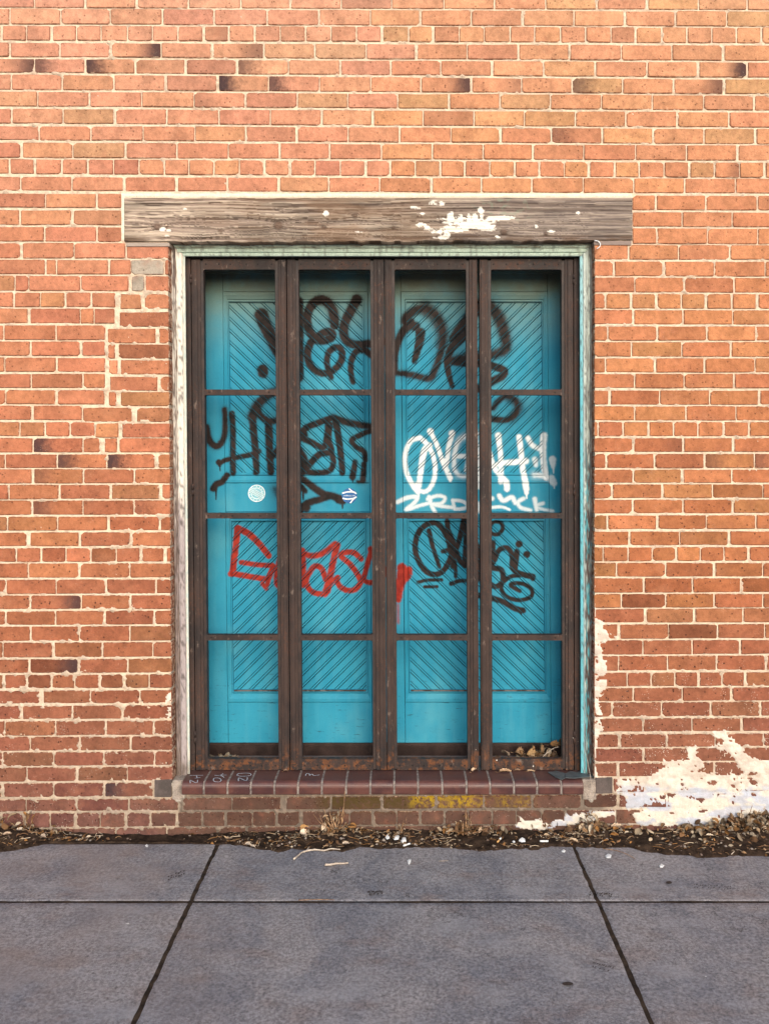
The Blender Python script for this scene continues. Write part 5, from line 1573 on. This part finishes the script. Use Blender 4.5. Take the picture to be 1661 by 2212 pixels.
def soil_h(X, Y):
    e_ = np.interp(X, ex, ey)
    d = Y - e_ + (fbm(X * 30 + 50, Y * 30 + 50, 131, 4) - .5) * .030
    gap = np.exp(-((X + 1.02) / .42) ** 2)              # bare trench along the slab edge, left of the doors
    base = .003 + .010 * sst(0, .07, d) * (1 - gap) - .010 * gap * sst(-.01, .03, d)
    bump_ = (fbm(X * 45 + 7, Y * 45 + 7, 135, 4) - .5) * .014
    z = -.010 * (1 - sst(-.012, .004, d)) + (base + bump_ * .9 + pile(X, Y)) * sst(-.012, .010, d)
    return z
sx_ = np.arange(-2.45, 2.38, .0065); sy_ = np.arange(-.215, .012, .0045)
SX, SY = np.meshgrid(sx_, sy_)
SZ = soil_h(SX, SY)
so = grid_obj('soil_strip', np.stack([SX, SY, SZ], -1)[::-1], np.ones((len(sy_) - 1, len(sx_) - 1), bool), M['soil'])
so['kind'] = 'structure'

# ------------------------------------------------------------------ leaves and litter
def leaf_geo(L, wd, curl, fold, rnd, toothed=False):
    """a dry leaf lying in its own plane: base at origin, tip along +x"""
    n = 11 if toothed else 6
    V = []; F = []
    bulge = rnd.uniform(.6, 1.0)
    for i in range(n):
        t = i / (n - 1)
        w = wd * math.sin(math.pi * t ** bulge) ** (1.05 if toothed else .8) * 1.05
        if toothed: w *= (.66 if i % 2 else 1.12) * rnd.uniform(.8, 1.15)
        x = L * t
        zc = curl * L * math.sin(math.pi * t) + rnd.uniform(-.02, .02) * L
        for s in (-1, -.5, 0, .5, 1):
            V.append((x + abs(s) * L * .05 * (1 if i % 2 == 0 else -1) * (1 if toothed else 0), s * w / 2 + rnd.uniform(-.02, .02) * wd, zc + fold * wd * abs(s) ** 1.5 * (1.6 if toothed else 1) + rnd.uniform(-.022, .022) * L))
    for i in range(n - 1):
        for k in range(4):
            a = i * 5 + k
            F.append((a, a + 1, a + 6, a + 5))
    return V, F
def place(V, loc, rx, ry, rz):
    from mathutils import Euler
    m = Euler((rx, ry, rz)).to_matrix()
    return [tuple(m @ Vector(q) + Vector(loc)) for q in V]
LEAFC = [(.30, .185, .10), (.38, .27, .17), (.22, .12, .06), (.44, .35, .25), (.16, .09, .05), (.34, .17, .06), (.48, .40, .30)]

# fine litter: one mass
def litter():
    rnd = random.Random(21)
    V = []; F = []; Cc = []
    def add(v, f, c):
        n0 = len(V); V.extend(v); F.extend([tuple(i + n0 for i in q) for q in f]); Cc.extend([c] * len(v))
    n = 0
    while n < 2000:
        x = rnd.uniform(-2.3, 2.2)
        e_ = float(np.interp(x, ex, ey))
        y = rnd.uniform(e_ + .004, -.006)
        # density: sparse in the trench, thick at the heaps
        g = math.exp(-((x + 1.02) / .38) ** 2) 
        if rnd.random() < g * .975: continue
        if float(fbm(np.array([x * 7 + 30]), np.array([y * 20 + 30]), 141, 3)[0]) < .44 and rnd.random() < .85: continue
        z = float(soil_h(np.array([x]), np.array([y]))[0])
        n += 1
        k = rnd.random()
        c = rnd.choice(LEAFC); m = rnd.uniform(.35, 1.1) ** 1.2; c = tuple(q * m for q in c)
        if k < .50:
            L = rnd.uniform(.008, .022); v, f = leaf_geo(L, L * rnd.uniform(.35, .6), rnd.uniform(-.1, .25), rnd.uniform(-.2, .3), rnd)
            add(place(v, (x, y, z + .002), rnd.uniform(-.7, .7), rnd.uniform(-.5, .5), rnd.uniform(0, 6.28)), f, c)
        elif k < .80:
            L = rnd.uniform(.012, .05); a = rnd.uniform(0, 6.28)
            dx, dy = math.cos(a) * L / 2, math.sin(a) * L / 2 * .5
            p = [(x - dx, y - dy, z + .002), (x + rnd.uniform(-.003, .003), y, z + .003 + rnd.uniform(0, .006)), (x + dx, y + dy, z + .002 + rnd.uniform(0, .01))]
            v, f = tube(None, smooth_pts(p, 2), rnd.uniform(.0005, .0012), None, None, 4)
            add([tuple(q) for q in v], f, tuple(q * 1.1 for q in c))
        else:
            s = rnd.uniform(.002, .007)
            v = [(-s, -s, 0), (s, -s, 0), (s, s, 0), (-s, s, 0), (rnd.uniform(-.3, .3) * s, rnd.uniform(-.3, .3) * s, s * rnd.uniform(.6, 1.2))]
            v = [(q[0] * rnd.uniform(.6, 1.2), q[1] * rnd.uniform(.6, 1.2), q[2]) for q in v]
            cc = rnd.choice([(.10, .07, .055), (.16, .12, .10), (.28, .24, .21), (.06, .04, .03)])
            add(place(v, (x, y, z), 0, 0, rnd.uniform(0, 6)), [(0, 1, 4), (1, 2, 4), (2, 3, 4), (3, 0, 4)], cc)
    # thick heap right, clumps round the weeds
    for _ in range(780):
        x, y = (rnd.gauss(1.50, .17), min(-.004, rnd.gauss(-.045, .03))) if _ < 520 else (rnd.gauss(*rnd.choice([(-.26, .07), (.27, .06), (.80, .10), (-1.57, .10), (.30, .10), (1.25, .12)])), min(-.004, rnd.gauss(-.028, .02)))
        z = float(soil_h(np.array([x]), np.array([y]))[0]) + rnd.uniform(0, .016)
        L = rnd.uniform(.014, .038); v, f = leaf_geo(L, L * rnd.uniform(.4, .75), rnd.uniform(-.1, .3), rnd.uniform(-.3, .4), rnd)
        m = rnd.uniform(.30, .95); c = tuple(q * m for q in rnd.choice(LEAFC))
        add(place(v, (x, y, z), rnd.uniform(-1.2, 1.2), rnd.uniform(-1, .6), rnd.uniform(0, 6.28)), f, c)
    o = mesh_obj('leaf_litter', V, F, M['pc'])
    pattr(o.data, 'pc', Cc)
    tag(o, 'crumbled dead leaves, twigs and grit lying on the soil strip at the foot of the wall', 'leaf litter', kind='stuff')
litter()

leaf_no = 0
def dead_leaf(loc, L, wd, rx, ry, rz, c, label, group=None, curl=.15, fold=.2, seed=0, stem_=True):
    rnd = random.Random(seed + 900)
    V, F = leaf_geo(L, wd, curl, fold, rnd, True)
    root = empty('dead_leaf', loc); bpy.context.view_layer.update()
    o = mesh_obj('blade', V, F, M['pc'], root, True)
    cols = []
    for q in V:
        k = .8 + .4 * rnd.random(); k *= (1 - .25 * (abs(q[1]) < wd * .06))
        cols.append(tuple(ch * k for ch in c))
    pattr(o.data, 'pc', cols)
    if stem_:
        s = tube('stem', [(-L * .35, .001, L * .03), (-L * .15, 0, 0), (0, 0, 0)], .0008, M['stalk'], root, 5)
    root.rotation_euler = (rx, ry, rz)
    tag(root, label, 'leaf', group)
    return root
# heap behind the right-hand grille leaf (px, py on the recess floor, tilt)
zf = ZF
LG = 'dead leaves heaped behind the grille'
heap = [((1120, 1622), .062, .042, (1.0, .2, .6), (.33, .21, .12), 'pointed brown leaf standing up at the back of the heap behind the grille'),
        ((1108, 1634), .05, .034, (.4, -.3, 2.4), (.26, .19, .14), 'grey-brown folded leaf at the outer end of the heap behind the grille'),
        ((1146, 1630), .060, .046, (.8, -.1, .3), (.46, .30, .15), 'large tan leaf in the middle of the heap behind the grille'),
        ((1160, 1617), .055, .040, (1.3, .4, 1.9), (.38, .20, .09), 'rust-brown leaf on edge in the heap behind the grille'),
        ((1172, 1624), .050, .036, (1.1, -.9, 1.2), (.28, .18, .10), 'upright pointed leaf beside the rust-brown one in the heap'),
        ((1150, 1639), .055, .036, (.25, .1, .1), (.62, .43, .25), 'pale orange torn leaf lying against the bottom rail of the grille'),
        ((1128, 1640), .035, .026, (.2, .1, 2.0), (.50, .34, .20), 'small pale leaf next to the torn orange one at the bottom rail'),
        ((1196, 1606), .060, .036, (.9, .1, .2), (.50, .28, .12), 'orange leaf topping the heap near the right grille stile'),
        ((1212, 1606), .058, .044, (1.0, .2, 1.0), (.45, .26, .12), 'broad orange-brown leaf squeezed against the right grille stile'),
        ((1186, 1634), .045, .035, (.5, .2, 2.9), (.24, .16, .10), 'round dull leaf low in the heap behind the white stalk'),
        ((1200, 1638), .045, .032, (.4, -.2, .9), (.20, .13, .085), 'dark leaf under the stalk in the heap'),
        ((1092, 1636), .045, .026, (.6, .3, 2.7), (.22, .15, .11), 'narrow curled leaf at the thin end of the heap'),
        ((1208, 1626), .050, .034, (.8, .3, 2.2), (.16, .10, .07), 'dark brown leaf half buried beside the right grille stile'),
        ((1176, 1640), .030, .022, (.3, .2, 1.4), (.30, .21, .14), 'small brown leaf right at the bottom rail of the last leaf'),
        ((1136, 1626), .040, .030, (1.4, .3, 2.6), (.30, .17, .08), 'small upright leaf wedged behind the large tan leaf')]
for i, (pq, L, wd, (rx, ry, rz), c, lab) in enumerate(heap):
    yd = .165 + .07 * ((1640 - pq[1]) / 34.0)
    x, y, z = W(pq[0] - L / S * .35, pq[1], yd)
    z = max(z - .008, ZF + .006)
    dead_leaf((x, yd, z), L * .88, wd * .85, rx, ry, rz, tuple(q * .72 for q in c), lab, LG, .15, .25, i)
# mass under them
def heap_fill(cx, cy, rx_, ry_, n, name, lab, hh, seed):
    rnd = random.Random(seed); V = []; F = []; Cc = []
    for _ in range(n):
        u, w = rnd.gauss(0, .5), rnd.gauss(0, .5)
        x = cx + u * rx_; y = min(max(cy + w * ry_, .14), .265)
        z = ZF + .003 + max(0, hh * (1 - abs(u) * .7)) * rnd.random()
        L = rnd.uniform(.02, .045); v, f = leaf_geo(L, L * rnd.uniform(.45, .8), rnd.uniform(0, .3), rnd.uniform(-.2, .4), rnd)
        m = rnd.uniform(.25, .75); c = tuple(q * m for q in rnd.choice(LEAFC))
        n0 = len(V); V += place(v, (x, y, z), rnd.uniform(-.9, 1.2), rnd.uniform(-.6, .6), rnd.uniform(0, 6.28)); F += [tuple(i + n0 for i in q) for q in f]; Cc += [c] * len(v)
    o = mesh_obj(name, V, F, M['pc']); pattr(o.data, 'pc', Cc)
    tag(o, lab, 'leaf litter', kind='stuff')
heap_fill(W(1175, 0, .2)[0], .20, .115, .035, 90, 'leaf_heap', 'small broken leaves filling the heap behind the right of the grille', .045, 41)
heap_fill(W(478, 0, .2)[0], .20, .060, .03, 26, 'leaf_heap', 'few dark broken leaves behind the first grille leaf', .022, 42)
x, y, z = W(463, 1636, .17)
dead_leaf((x, y, ZF + .004), .045, .036, .9, -.2, .3, (.72, .62, .52), 'cream dry leaf standing behind the bottom rail near the white jamb', None, .05, .1, 31)
x, y, z = W(498, 1634, .17)
dead_leaf((x, y, ZF + .004), .05, .032, .6, -.3, .2, (.22, .17, .13), 'dull brown curled leaf beside the cream one behind the grille', None, .3, .3, 32)
st = tube('leaf_stalk', smooth_pts([W(1168, 1641, .150), W(1180, 1628, .155), W(1196, 1617, .16), W(1207, 1614, .165)], 4), .0016, M['twig'])
tag(st, 'pale bent stalk sticking out of the leaf heap behind the grille', 'stalk')

# pieces lying on the sill
def on_sill(px, py, dz=.002): return G(px, py, ZS + dz)
sh = empty('glass_shard', on_sill(1218, 1676)); bpy.context.view_layer.update()
pts = [(1183, 1668), (1203, 1666), (1222, 1671), (1220, 1681), (1214, 1684), (1200, 1679)]
def plate(name, pts, zt, th, mat, par):
    V = [G(a, b, zt) for a, b in pts]; n = len(V); V = V + [(a, b, c - th) for a, b, c in V]
    F = [tuple(range(n))[::-1], tuple(range(n, 2 * n))] + [(i, (i + 1) % n, (i + 1) % n + n, i + n) for i in range(n)]
    o = mesh_obj(name, V, F, mat); put(o, par)
    bm = bmesh.new(); bm.from_mesh(o.data); bmesh.ops.recalc_face_normals(bm, faces=bm.faces[:]); bm.to_mesh(o.data); bm.free()
    return o
plate('fragment', pts, ZS + .006, .003, M['slate'], sh)
plate('fragment', [(1222, 1671), (1232, 1666), (1290, 1676), (1262, 1679), (1240, 1681), (1221, 1680)], ZS + .008, .003, M['slate'], sh)
tag(sh, 'flat blue-grey shards lying on the right end of the brick sill', 'shard')
dead_leaf(on_sill(1078, 1668.5), .05, .012, .2, 0, .05, (.50, .34, .22), 'thin tan leaf lying along the steel rail on the brick sill', None, .08, .5, 51)
dead_leaf(on_sill(1112, 1665), .022, .009, .2, 0, -.1, (.34, .22, .15), 'tiny brown leaf scrap on the sill between the two tan leaves', None, .08, .4, 52)
dead_leaf(on_sill(1138, 1667), .032, .008, .2, 0, -.15, (.46, .33, .22), 'thin curled leaf strip on the sill next to the blue-grey shards', None, .08, .5, 53)
dead_leaf(on_sill(1018, 1668), .024, .016, .5, -.3, .4, (.50, .36, .25), 'small tan leaf caught between the two middle right grille leaves on the sill', None, .2, .3, 54)
dead_leaf(on_sill(612, 1667), .02, .01, .3, 0, .1, (.22, .14, .10), 'dark leaf crumb on the sill below the first two grille leaves', None, .2, .3, 55)

# pavement edge: larger leaves, scraps, twigs
def gz(px, py):
    x, y, _ = G(px, py, .005); z = float(soil_h(np.array([x]), np.array([y]))[0])
    return (x, y, max(z, 0) + .006)
big = [((655, 1808), .044, .030, (.7, .3, .5), (.66, .55, .44), 'pale cream leaf propped on the soil under the lichen-free sill bricks', .05),
       ((655, 1797), .042, .034, (1.0, .2, .2), (.42, .24, .10), 'orange-brown leaf standing behind the pale cream leaf', .2),
       ((695, 1793), .036, .03, (1.1, -.3, .5), (.36, .22, .11), 'brown rounded leaf against the wall left of the dry weed', .2),
       ((702, 1805), .045, .02, (.9, -.7, .9), (.60, .48, .36), 'long pale leaf leaning at the base of the dry weed', .05),
       ((745, 1830), .030, .02, (.2, .1, .3), (.52, .42, .33), 'pale leaf sliver lying at the pavement edge near the broken twig', .1),
       ((536, 1826), .034, .018, (.3, .1, -.3), (.46, .38, .30), 'crumpled pale leaf by the left pavement joint', .2),
       ((548, 1829), .028, .012, (.3, .1, -.6), (.55, .46, .37), 'thin pale leaf next to the crumpled one by the left pavement joint', .2),
       ((1238, 1818), .038, .017, (.3, .2, -.45), (.54, .41, .28), 'long tan leaf above the right pavement joint', .1),
       ((1180, 1812), .026, .014, (.3, .1, .2), (.44, .33, .22), 'small tan leaf in front of the white plaster strip', .1),
       ((1262, 1793), .042, .034, (.9, -.2, .5), (.40, .25, .13), 'brown leaf on top of the clump below the dark sill-end block', .2),
       ((1285, 1790), .036, .03, (.8, .3, 1.2), (.34, .19, .09), 'orange-brown leaf beside the clump below the dark sill-end block', .2),
       ((1268, 1806), .03, .024, (.6, -.2, 2.2), (.46, .33, .22), 'tan leaf hanging low in the clump below the dark sill-end block', .2),
       ((1552, 1789), .052, .028, (.7, -.05, -.05), (.66, .56, .45), 'big pale oval leaf in front of the right-hand leaf pile', .05),
       ((1584, 1778), .036, .034, (1.1, .2, .5), (.52, .37, .24), 'round tan leaf standing on the right-hand leaf pile', .1),
       ((1530, 1786), .034, .022, (.9, .2, 2.3), (.44, .33, .22), 'tan leaf at the near end of the right-hand leaf pile', .1),
       ((1604, 1804), .030, .024, (.9, -.4, .8), (.50, .40, .30), 'small pale leaf low on the right-hand leaf pile', .1),
       ((1596, 1764), .048, .03, (.9, .1, .1), (.34, .17, .07), 'rust-coloured leaf at the top of the right-hand leaf pile', .25),
       ((1497, 1801), .034, .03, (.6, .2, .9), (.40, .31, .23), 'dull round leaf in front of the white plaster', .1),
       ((1462, 1806), .034, .022, (.3, .1, 2.7), (.34, .24, .18), 'flat brown leaf half covered by soil below the plaster', .1),
       ((1532, 1819), .034, .012, (.3, .1, .1), (.55, .45, .34), 'slim pale leaf on the soil right of centre of the bare strip', .1),
       ((1624, 1822), .030, .02, (.5, .3, 2.0), (.50, .39, .27), 'tan leaf near the pavement edge beneath the right-hand pile', .1),
       ((1330, 1803), .055, .022, (.3, .0, .2), (.50, .38, .27), 'flat tan leaf below the plaster beside the dark sill-end block', .1),
       ((1058, 1793), .020, .018, (1.0, 0, 0), (.46, .21, .06), 'small bright orange leaf against the wall under the sill', .1),
       ((1040, 1808), .034, .014, (.8, -.8, .9), (.40, .29, .20), 'narrow leaf leaning right of the upright dry stalk', .1),
       ((28, 1792), .034, .026, (1.0, 0, .4), (.58, .49, .41), 'pale leaf on the small heap below the left edge brickwork', .1),
       ((60, 1782), .060, .028, (1.35, -1.2, .1), (.50, .34, .19), 'golden folded leaf hanging from the crossed dry stalks', .05),
       ((42, 1812), .034, .018, (.4, .2, .4), (.50, .42, .34), 'pale leaf lying at the front of the small left heap', .1),
       ((95, 1812), .030, .018, (.4, .2, -.4), (.42, .34, .27), 'dusty leaf at the right foot of the small left heap', .1),
       ((12, 1822), .036, .018, (.4, .1, .6), (.40, .30, .22), 'brown leaf at the pavement edge in the small left heap', .1),
       ((190, 1811), .022, .012, (.4, .1, .6), (.50, .42, .33), 'tiny pale leaf in the trench along the pavement edge', .1)]
for i, (pq, L, wd, (rx, ry, rz), c, lab, cu) in enumerate(big):
    p = gz(*pq)
    p = (p[0] - L * .4, p[1], p[2] + wd * .15 * abs(math.sin(rx)))
    dead_leaf(p, L, wd, rx, ry, rz, c, lab, 'dry leaves blown against the foot of the wall', cu, .15, 60 + i)

def twig(paths, label, mat, r=.0022):
    root = empty('twig', G(*paths[0][0])); bpy.context.view_layer.update()
    for p in paths:
        rnd = random.Random(len(p) * 7)
        P3_ = [G(a, b, .004 + rnd.uniform(0, .002)) for a, b in p]
        o = tube('branch', smooth_pts(P3_, 3), r, mat, None, 6, lambda t: 1 - .35 * t + .12 * math.sin(t * 31)); put(o, root)
    tag(root, label, 'twig')
twig([[(634, 1857), (645, 1848), (652, 1842), (661, 1839), (668, 1830)], [(661, 1839), (680, 1836), (700, 1838), (715, 1834), (735, 1836)]], 'forked pale twig lying on the pavement at the soil edge', M['twig'], .0036)
twig([[(702, 1869), (716, 1868), (728, 1866), (740, 1866), (752, 1865)]], 'short straight pale twig lying alone on the pavement', M['twig'], .0046)
twig([[(1302, 1834), (1330, 1838), (1352, 1845), (1372, 1856)]], 'thin dark curved stem on the slab right of the right joint', M['stalk'], .0014)
twig([[(1528, 1815), (1548, 1826), (1568, 1833), (1582, 1838)], [(1580, 1846), (1592, 1834), (1602, 1824)]], 'forked dry stem at the pavement edge below the right-hand leaf pile', M['twig'], .0018)
twig([[(948, 1861), (968, 1860)]], 'hair-thin straw on the middle slab', M['twig'], .001)
twig([[(645, 1945.5), (685, 1944), (722, 1945)]], 'thin orange stalk lying in the cross joint of the pavement', M['stalk'], .0016)

def scrap(pts, h, label, mat, cat='scrap'):
    c = G(sum(p[0] for p in pts) / len(pts), sum(p[1] for p in pts) / len(pts), h)
    rnd = random.Random(int(pts[0][0]))
    base = float(soil_h(np.array([c[0]]), np.array([c[1]]))[0]); base = max(base, 0)
    V = []
    for a, b in pts: q = G(a, b, base); V.append((q[0], q[1], base + .001))
    n = len(V)
    V += [(c[0] + (q[0] - c[0]) * .7, c[1] + (q[1] - c[1]) * .7, base + h * rnd.uniform(.6, 1.1)) for q in V]
    V.append((c[0], c[1], base + h * 1.15))
    F = [(i, (i + 1) % n, (i + 1) % n + n, i + n) for i in range(n)] + [(i + n, (i + 1) % n + n, 2 * n) for i in range(n)]
    o = mesh_obj('paper_scrap', V, F, mat)
    bm = bmesh.new(); bm.from_mesh(o.data); bmesh.ops.recalc_face_normals(bm, faces=bm.faces[:]); bm.to_mesh(o.data); bm.free()
    tag(o, label, cat, 'white scraps of litter by the wall')
WP = M['whiteplastic']
scrap([(832, 1811), (838, 1806), (842, 1812), (836, 1815)], .005, 'white scrap left of the three others below the lichen', WP)
scrap([(849, 1813), (853, 1806), (863, 1808), (861, 1815), (852, 1816)], .006, 'bluish white crumpled scrap below the lichen', WP)
scrap([(865, 1819), (869, 1812), (877, 1812), (878, 1819), (870, 1822)], .007, 'white crumpled scrap just above the cigarette end', WP)
scrap([(879, 1860), (884, 1857), (888, 1858), (887, 1865), (883, 1870), (881, 1866)], .004, 'white paper scrap alone on the middle slab', WP)
scrap([(1120, 1818), (1126, 1812), (1134, 1814), (1135, 1820), (1126, 1821)], .008, 'white scrap below the white plaster strip', WP)
scrap([(1106, 1820), (1110, 1818), (1113, 1821), (1109, 1822)], .004, 'tiny white chip left of the scrap below the plaster strip', WP)
scrap([(1212, 1839), (1217, 1836), (1222, 1839), (1219, 1843), (1213, 1842)], .003, 'grey-white fleck on the slab left of the right joint', WP)
scrap([(1307, 1850), (1313, 1845), (1321, 1848), (1319, 1855), (1310, 1855)], .003, 'round white fleck on the slab just right of the right joint', WP)
scrap([(1423, 1871), (1429, 1867), (1435, 1871), (1431, 1876), (1425, 1875)], .003, 'round white fleck on the slab farther from the right joint', WP)
scrap([(313, 1828), (317, 1825), (321, 1828), (318, 1832)], .004, 'grey pebble-like scrap at the edge of the left slab', WP)
scrap([(271, 1997), (276, 1996), (280, 1996), (277, 1998)], .002, 'white sliver on the front left slab', WP)
def butt(p0, p1, label, mat):
    a = Vector(gz(*p0)); b = Vector(gz(*p1))
    r = empty('cigarette_end', a); bpy.context.view_layer.update()
    m_ = a.lerp(b, .6)
    o = tube('paper', [a, m_], .0036, mat, None, 8); put(o, r)
    o = tube('filter', [m_, b], .0036, M['whiteplastic'], None, 8); put(o, r)
    tag(r, label, 'cigarette end')
butt((871, 1829), (886, 1825), 'white cigarette end at the pavement edge below the lichen', M['whiteplastic'])
butt((1166, 1822), (1184, 1821), 'white cigarette end on the soil left of the right joint', M['whiteplastic'])
M['orangef'] = mat_simple('orange_filter', (.50, .28, .10), (.6, .36, .16), 60)
butt((1074, 1825), (1082, 1819), 'orange cigarette end on the dark soil below the sill', M['orangef'])

# dry weeds
def weed(px, py, stalks, label, seed, leaves=8, spread=1.0):
    rnd = random.Random(seed)
    base = gz(px, py)
    root = empty('dry_weed', base); bpy.context.view_layer.update()
    for (tx, ty, r, bow) in stalks:
        # tip given on the wall plane just in front of the bricks
        bx = base[0] + rnd.uniform(-.02, .02) * spread; by = base[1] + rnd.uniform(-.01, .01)
        T = Vector(W(tx, ty, -.03)); B = Vector((bx, by, base[2] - .006))
        mid = B.lerp(T, .5) + Vector((bow, -.01, rnd.uniform(-.003, .006)))
        o = tube('stalk', smooth_pts([B, mid, T], 5), r * 1.45, M['stalk'], None, 5, lambda t: 1 - .5 * t); put(o, root)
    for _ in range(leaves):
        L = rnd.uniform(.018, .040); V, F = leaf_geo(L, L * rnd.uniform(.3, .5), .2, .3, rnd)
        h = rnd.uniform(.0, .075); loc = (base[0] + rnd.gauss(0, .03) * spread, base[1] + rnd.uniform(-.012, .02), base[2] + h)
        V = place(V, loc, rnd.uniform(-1, 1), rnd.uniform(.3, 1.5), rnd.uniform(0, 6.28))
        o = mesh_obj('leaf', V, F, M['pc'], None, True); put(o, root)
        m = rnd.uniform(.6, 1.1); c = rnd.choice(LEAFC); pattr(o.data, 'pc', [tuple(q * m for q in c)] * len(V))
    tag(root, label, 'dry weed', 'dry weeds at the foot of the wall')
weed(722, 1806, [(745, 1710, .0020, .012), (742, 1745, .0018, .01), (690, 1760, .0014, -.008), (677, 1760, .0014, -.01), (700, 1748, .0022, -.004), (712, 1752, .0024, 0), (728, 1758, .0016, .006), (750, 1775, .0016, .01), (660, 1800, .0012, -.01), (735, 1745, .0016, .0), (700, 1770, .0024, .004), (716, 1765, .0030, .002)], 'dry brown weed tuft with one tall stalk at the wall under the sill', 5, 22, .8)
weed(1002, 1806, [(1005, 1736, .0028, .002), (1000, 1775, .0036, -.002), (1018, 1775, .0014, .006), (1022, 1758, .0013, -.004), (1040, 1795, .0013, .004), (1060, 1785, .0013, .01), (985, 1790, .0013, -.004)], 'single upright orange-brown stalk tuft below the yellow lichen', 6, 10, .5)
weed(1272, 1806, [(1250, 1775, .0015, -.004), (1295, 1770, .0016, .006), (1281, 1765, .0015, .002), (1268, 1770, .0018, 0), (1310, 1790, .0012, .01), (1283, 1826, .0012, .0)], 'leafy dry weed clump below the dark block at the right sill end', 7, 24, 1.0)
weed(60, 1806, [(54, 1762, .0015, -.002), (70, 1768, .0014, .004), (20, 1775, .0012, -.01), (112, 1800, .0018, .0), (8, 1790, .0013, -.006), (85, 1795, .0012, .01)], 'crossed dry stalks over the small leaf heap at the left', 8, 10, 1.0)
weed(1600, 1790, [(1600, 1745, .0016, 0), (1640, 1750, .0016, .01), (1570, 1760, .0014, -.01), (1625, 1740, .0014, 0), (1655, 1765, .0018, .01), (1585, 1765, .0016, .01), (1650, 1800, .0016, .01), (1560, 1790, .0014, -.01), (1665, 1785, .0016, .0), (1630, 1770, .002, .0)], 'tangled dry stems in the big leaf pile below the plaster', 9, 34, 1.6)
weed(868, 1802, [(878, 1765, .0009, .004), (872, 1772, .0009, 0), (848, 1780, .0009, -.004), (856, 1776, .0009, -.002)], 'sparse thin straws at the wall between the two weed tufts', 10, 2, .4)
sw = tube('dry_grass_blade', smooth_pts([W(1263, 1620, .02), W(1270, 1650, .0), W(1277, 1690, -.02), W(1279, 1712, -.02)], 5), .0009, M['twig'])
tag(sw, 'long thin pale grass blade hanging over the right end of the sill', 'grass blade')

# mud prints and spots on the slabs: flat marks, 1 mm proud of the paving
def prints(cx, cy, rows, dx, dy, slant, label, sc=1.0, seed=1):
    rnd = random.Random(seed); V = []; F = []
    for i in range(rows):
        for k in range(2 if rnd.random() < .7 else 1):
            px = cx + i * dx + rnd.uniform(-1, 1); py = cy + k * dy + slant * i + rnd.uniform(-1, 1)
            a = rnd.uniform(-.4, .4) + .9; l = rnd.uniform(4, 7) * sc; w = rnd.uniform(1.8, 3.0) * sc
            n0 = len(V)
            for j in range(6):
                t = j * math.pi / 3
                u, vv = l / 2 * math.cos(t), w / 2 * math.sin(t)
                q = G(px + u * math.cos(a) - vv * math.sin(a), py - u * math.sin(a) * .8 - vv * math.cos(a), .0032)
                V.append(q)
            F.append(tuple(range(n0, n0 + 6))[::-1])
    o = mesh_obj('mud_print', V, F, M['stain'])
    bm = bmesh.new(); bm.from_mesh(o.data)
    for fa in bm.faces:
        if fa.normal.z < 0: fa.normal_flip()
    bm.to_mesh(o.data); bm.free()
    tag(o, label, 'mud print', kind='stuff')
prints(364, 1900, 7, 5.5, -6, -2, 'tread marks of dried mud left of the left pavement joint', 1.0, 1)
prints(795, 1928, 8, 4.2, 5, -.3, 'short row of tread marks just above the cross joint in the middle slab', 1.0, 2)
prints(1275, 1928, 10, 5, 5, .5, 'tread marks across the right pavement joint', 1.0, 3)
prints(1500, 1912, 14, 6, 5, .3, 'dotted tread marks on the back right slab', .7, 4)
prints(1282, 2080, 10, 4.6, 9, 1.2, 'large shoe tread on the front middle slab near the right joint', .9, 5)
prints(872, 1932, 4, 4, 5, 0, 'few mud specks near the cross joint', .6, 6)
def spot(cx, cy, rx, ry, label):
    V = [G(cx + rx * math.cos(i * math.pi / 6), cy + ry * math.sin(i * math.pi / 6), .0032) for i in range(12)]
    o = mesh_obj('gum_spot', V, [tuple(range(12))[::-1]], M['stain'])
    bm = bmesh.new(); bm.from_mesh(o.data)
    for fa in bm.faces:
        if fa.normal.z < 0: fa.normal_flip()
    bm.to_mesh(o.data); bm.free()
    tag(o, label, 'gum spot')
spot(1226, 2126, 12, 4.2, 'dark oval gum spot on the front middle slab')
spot(1445, 1907, 6.5, 3.2, 'small dark round gum spot on the back right slab')
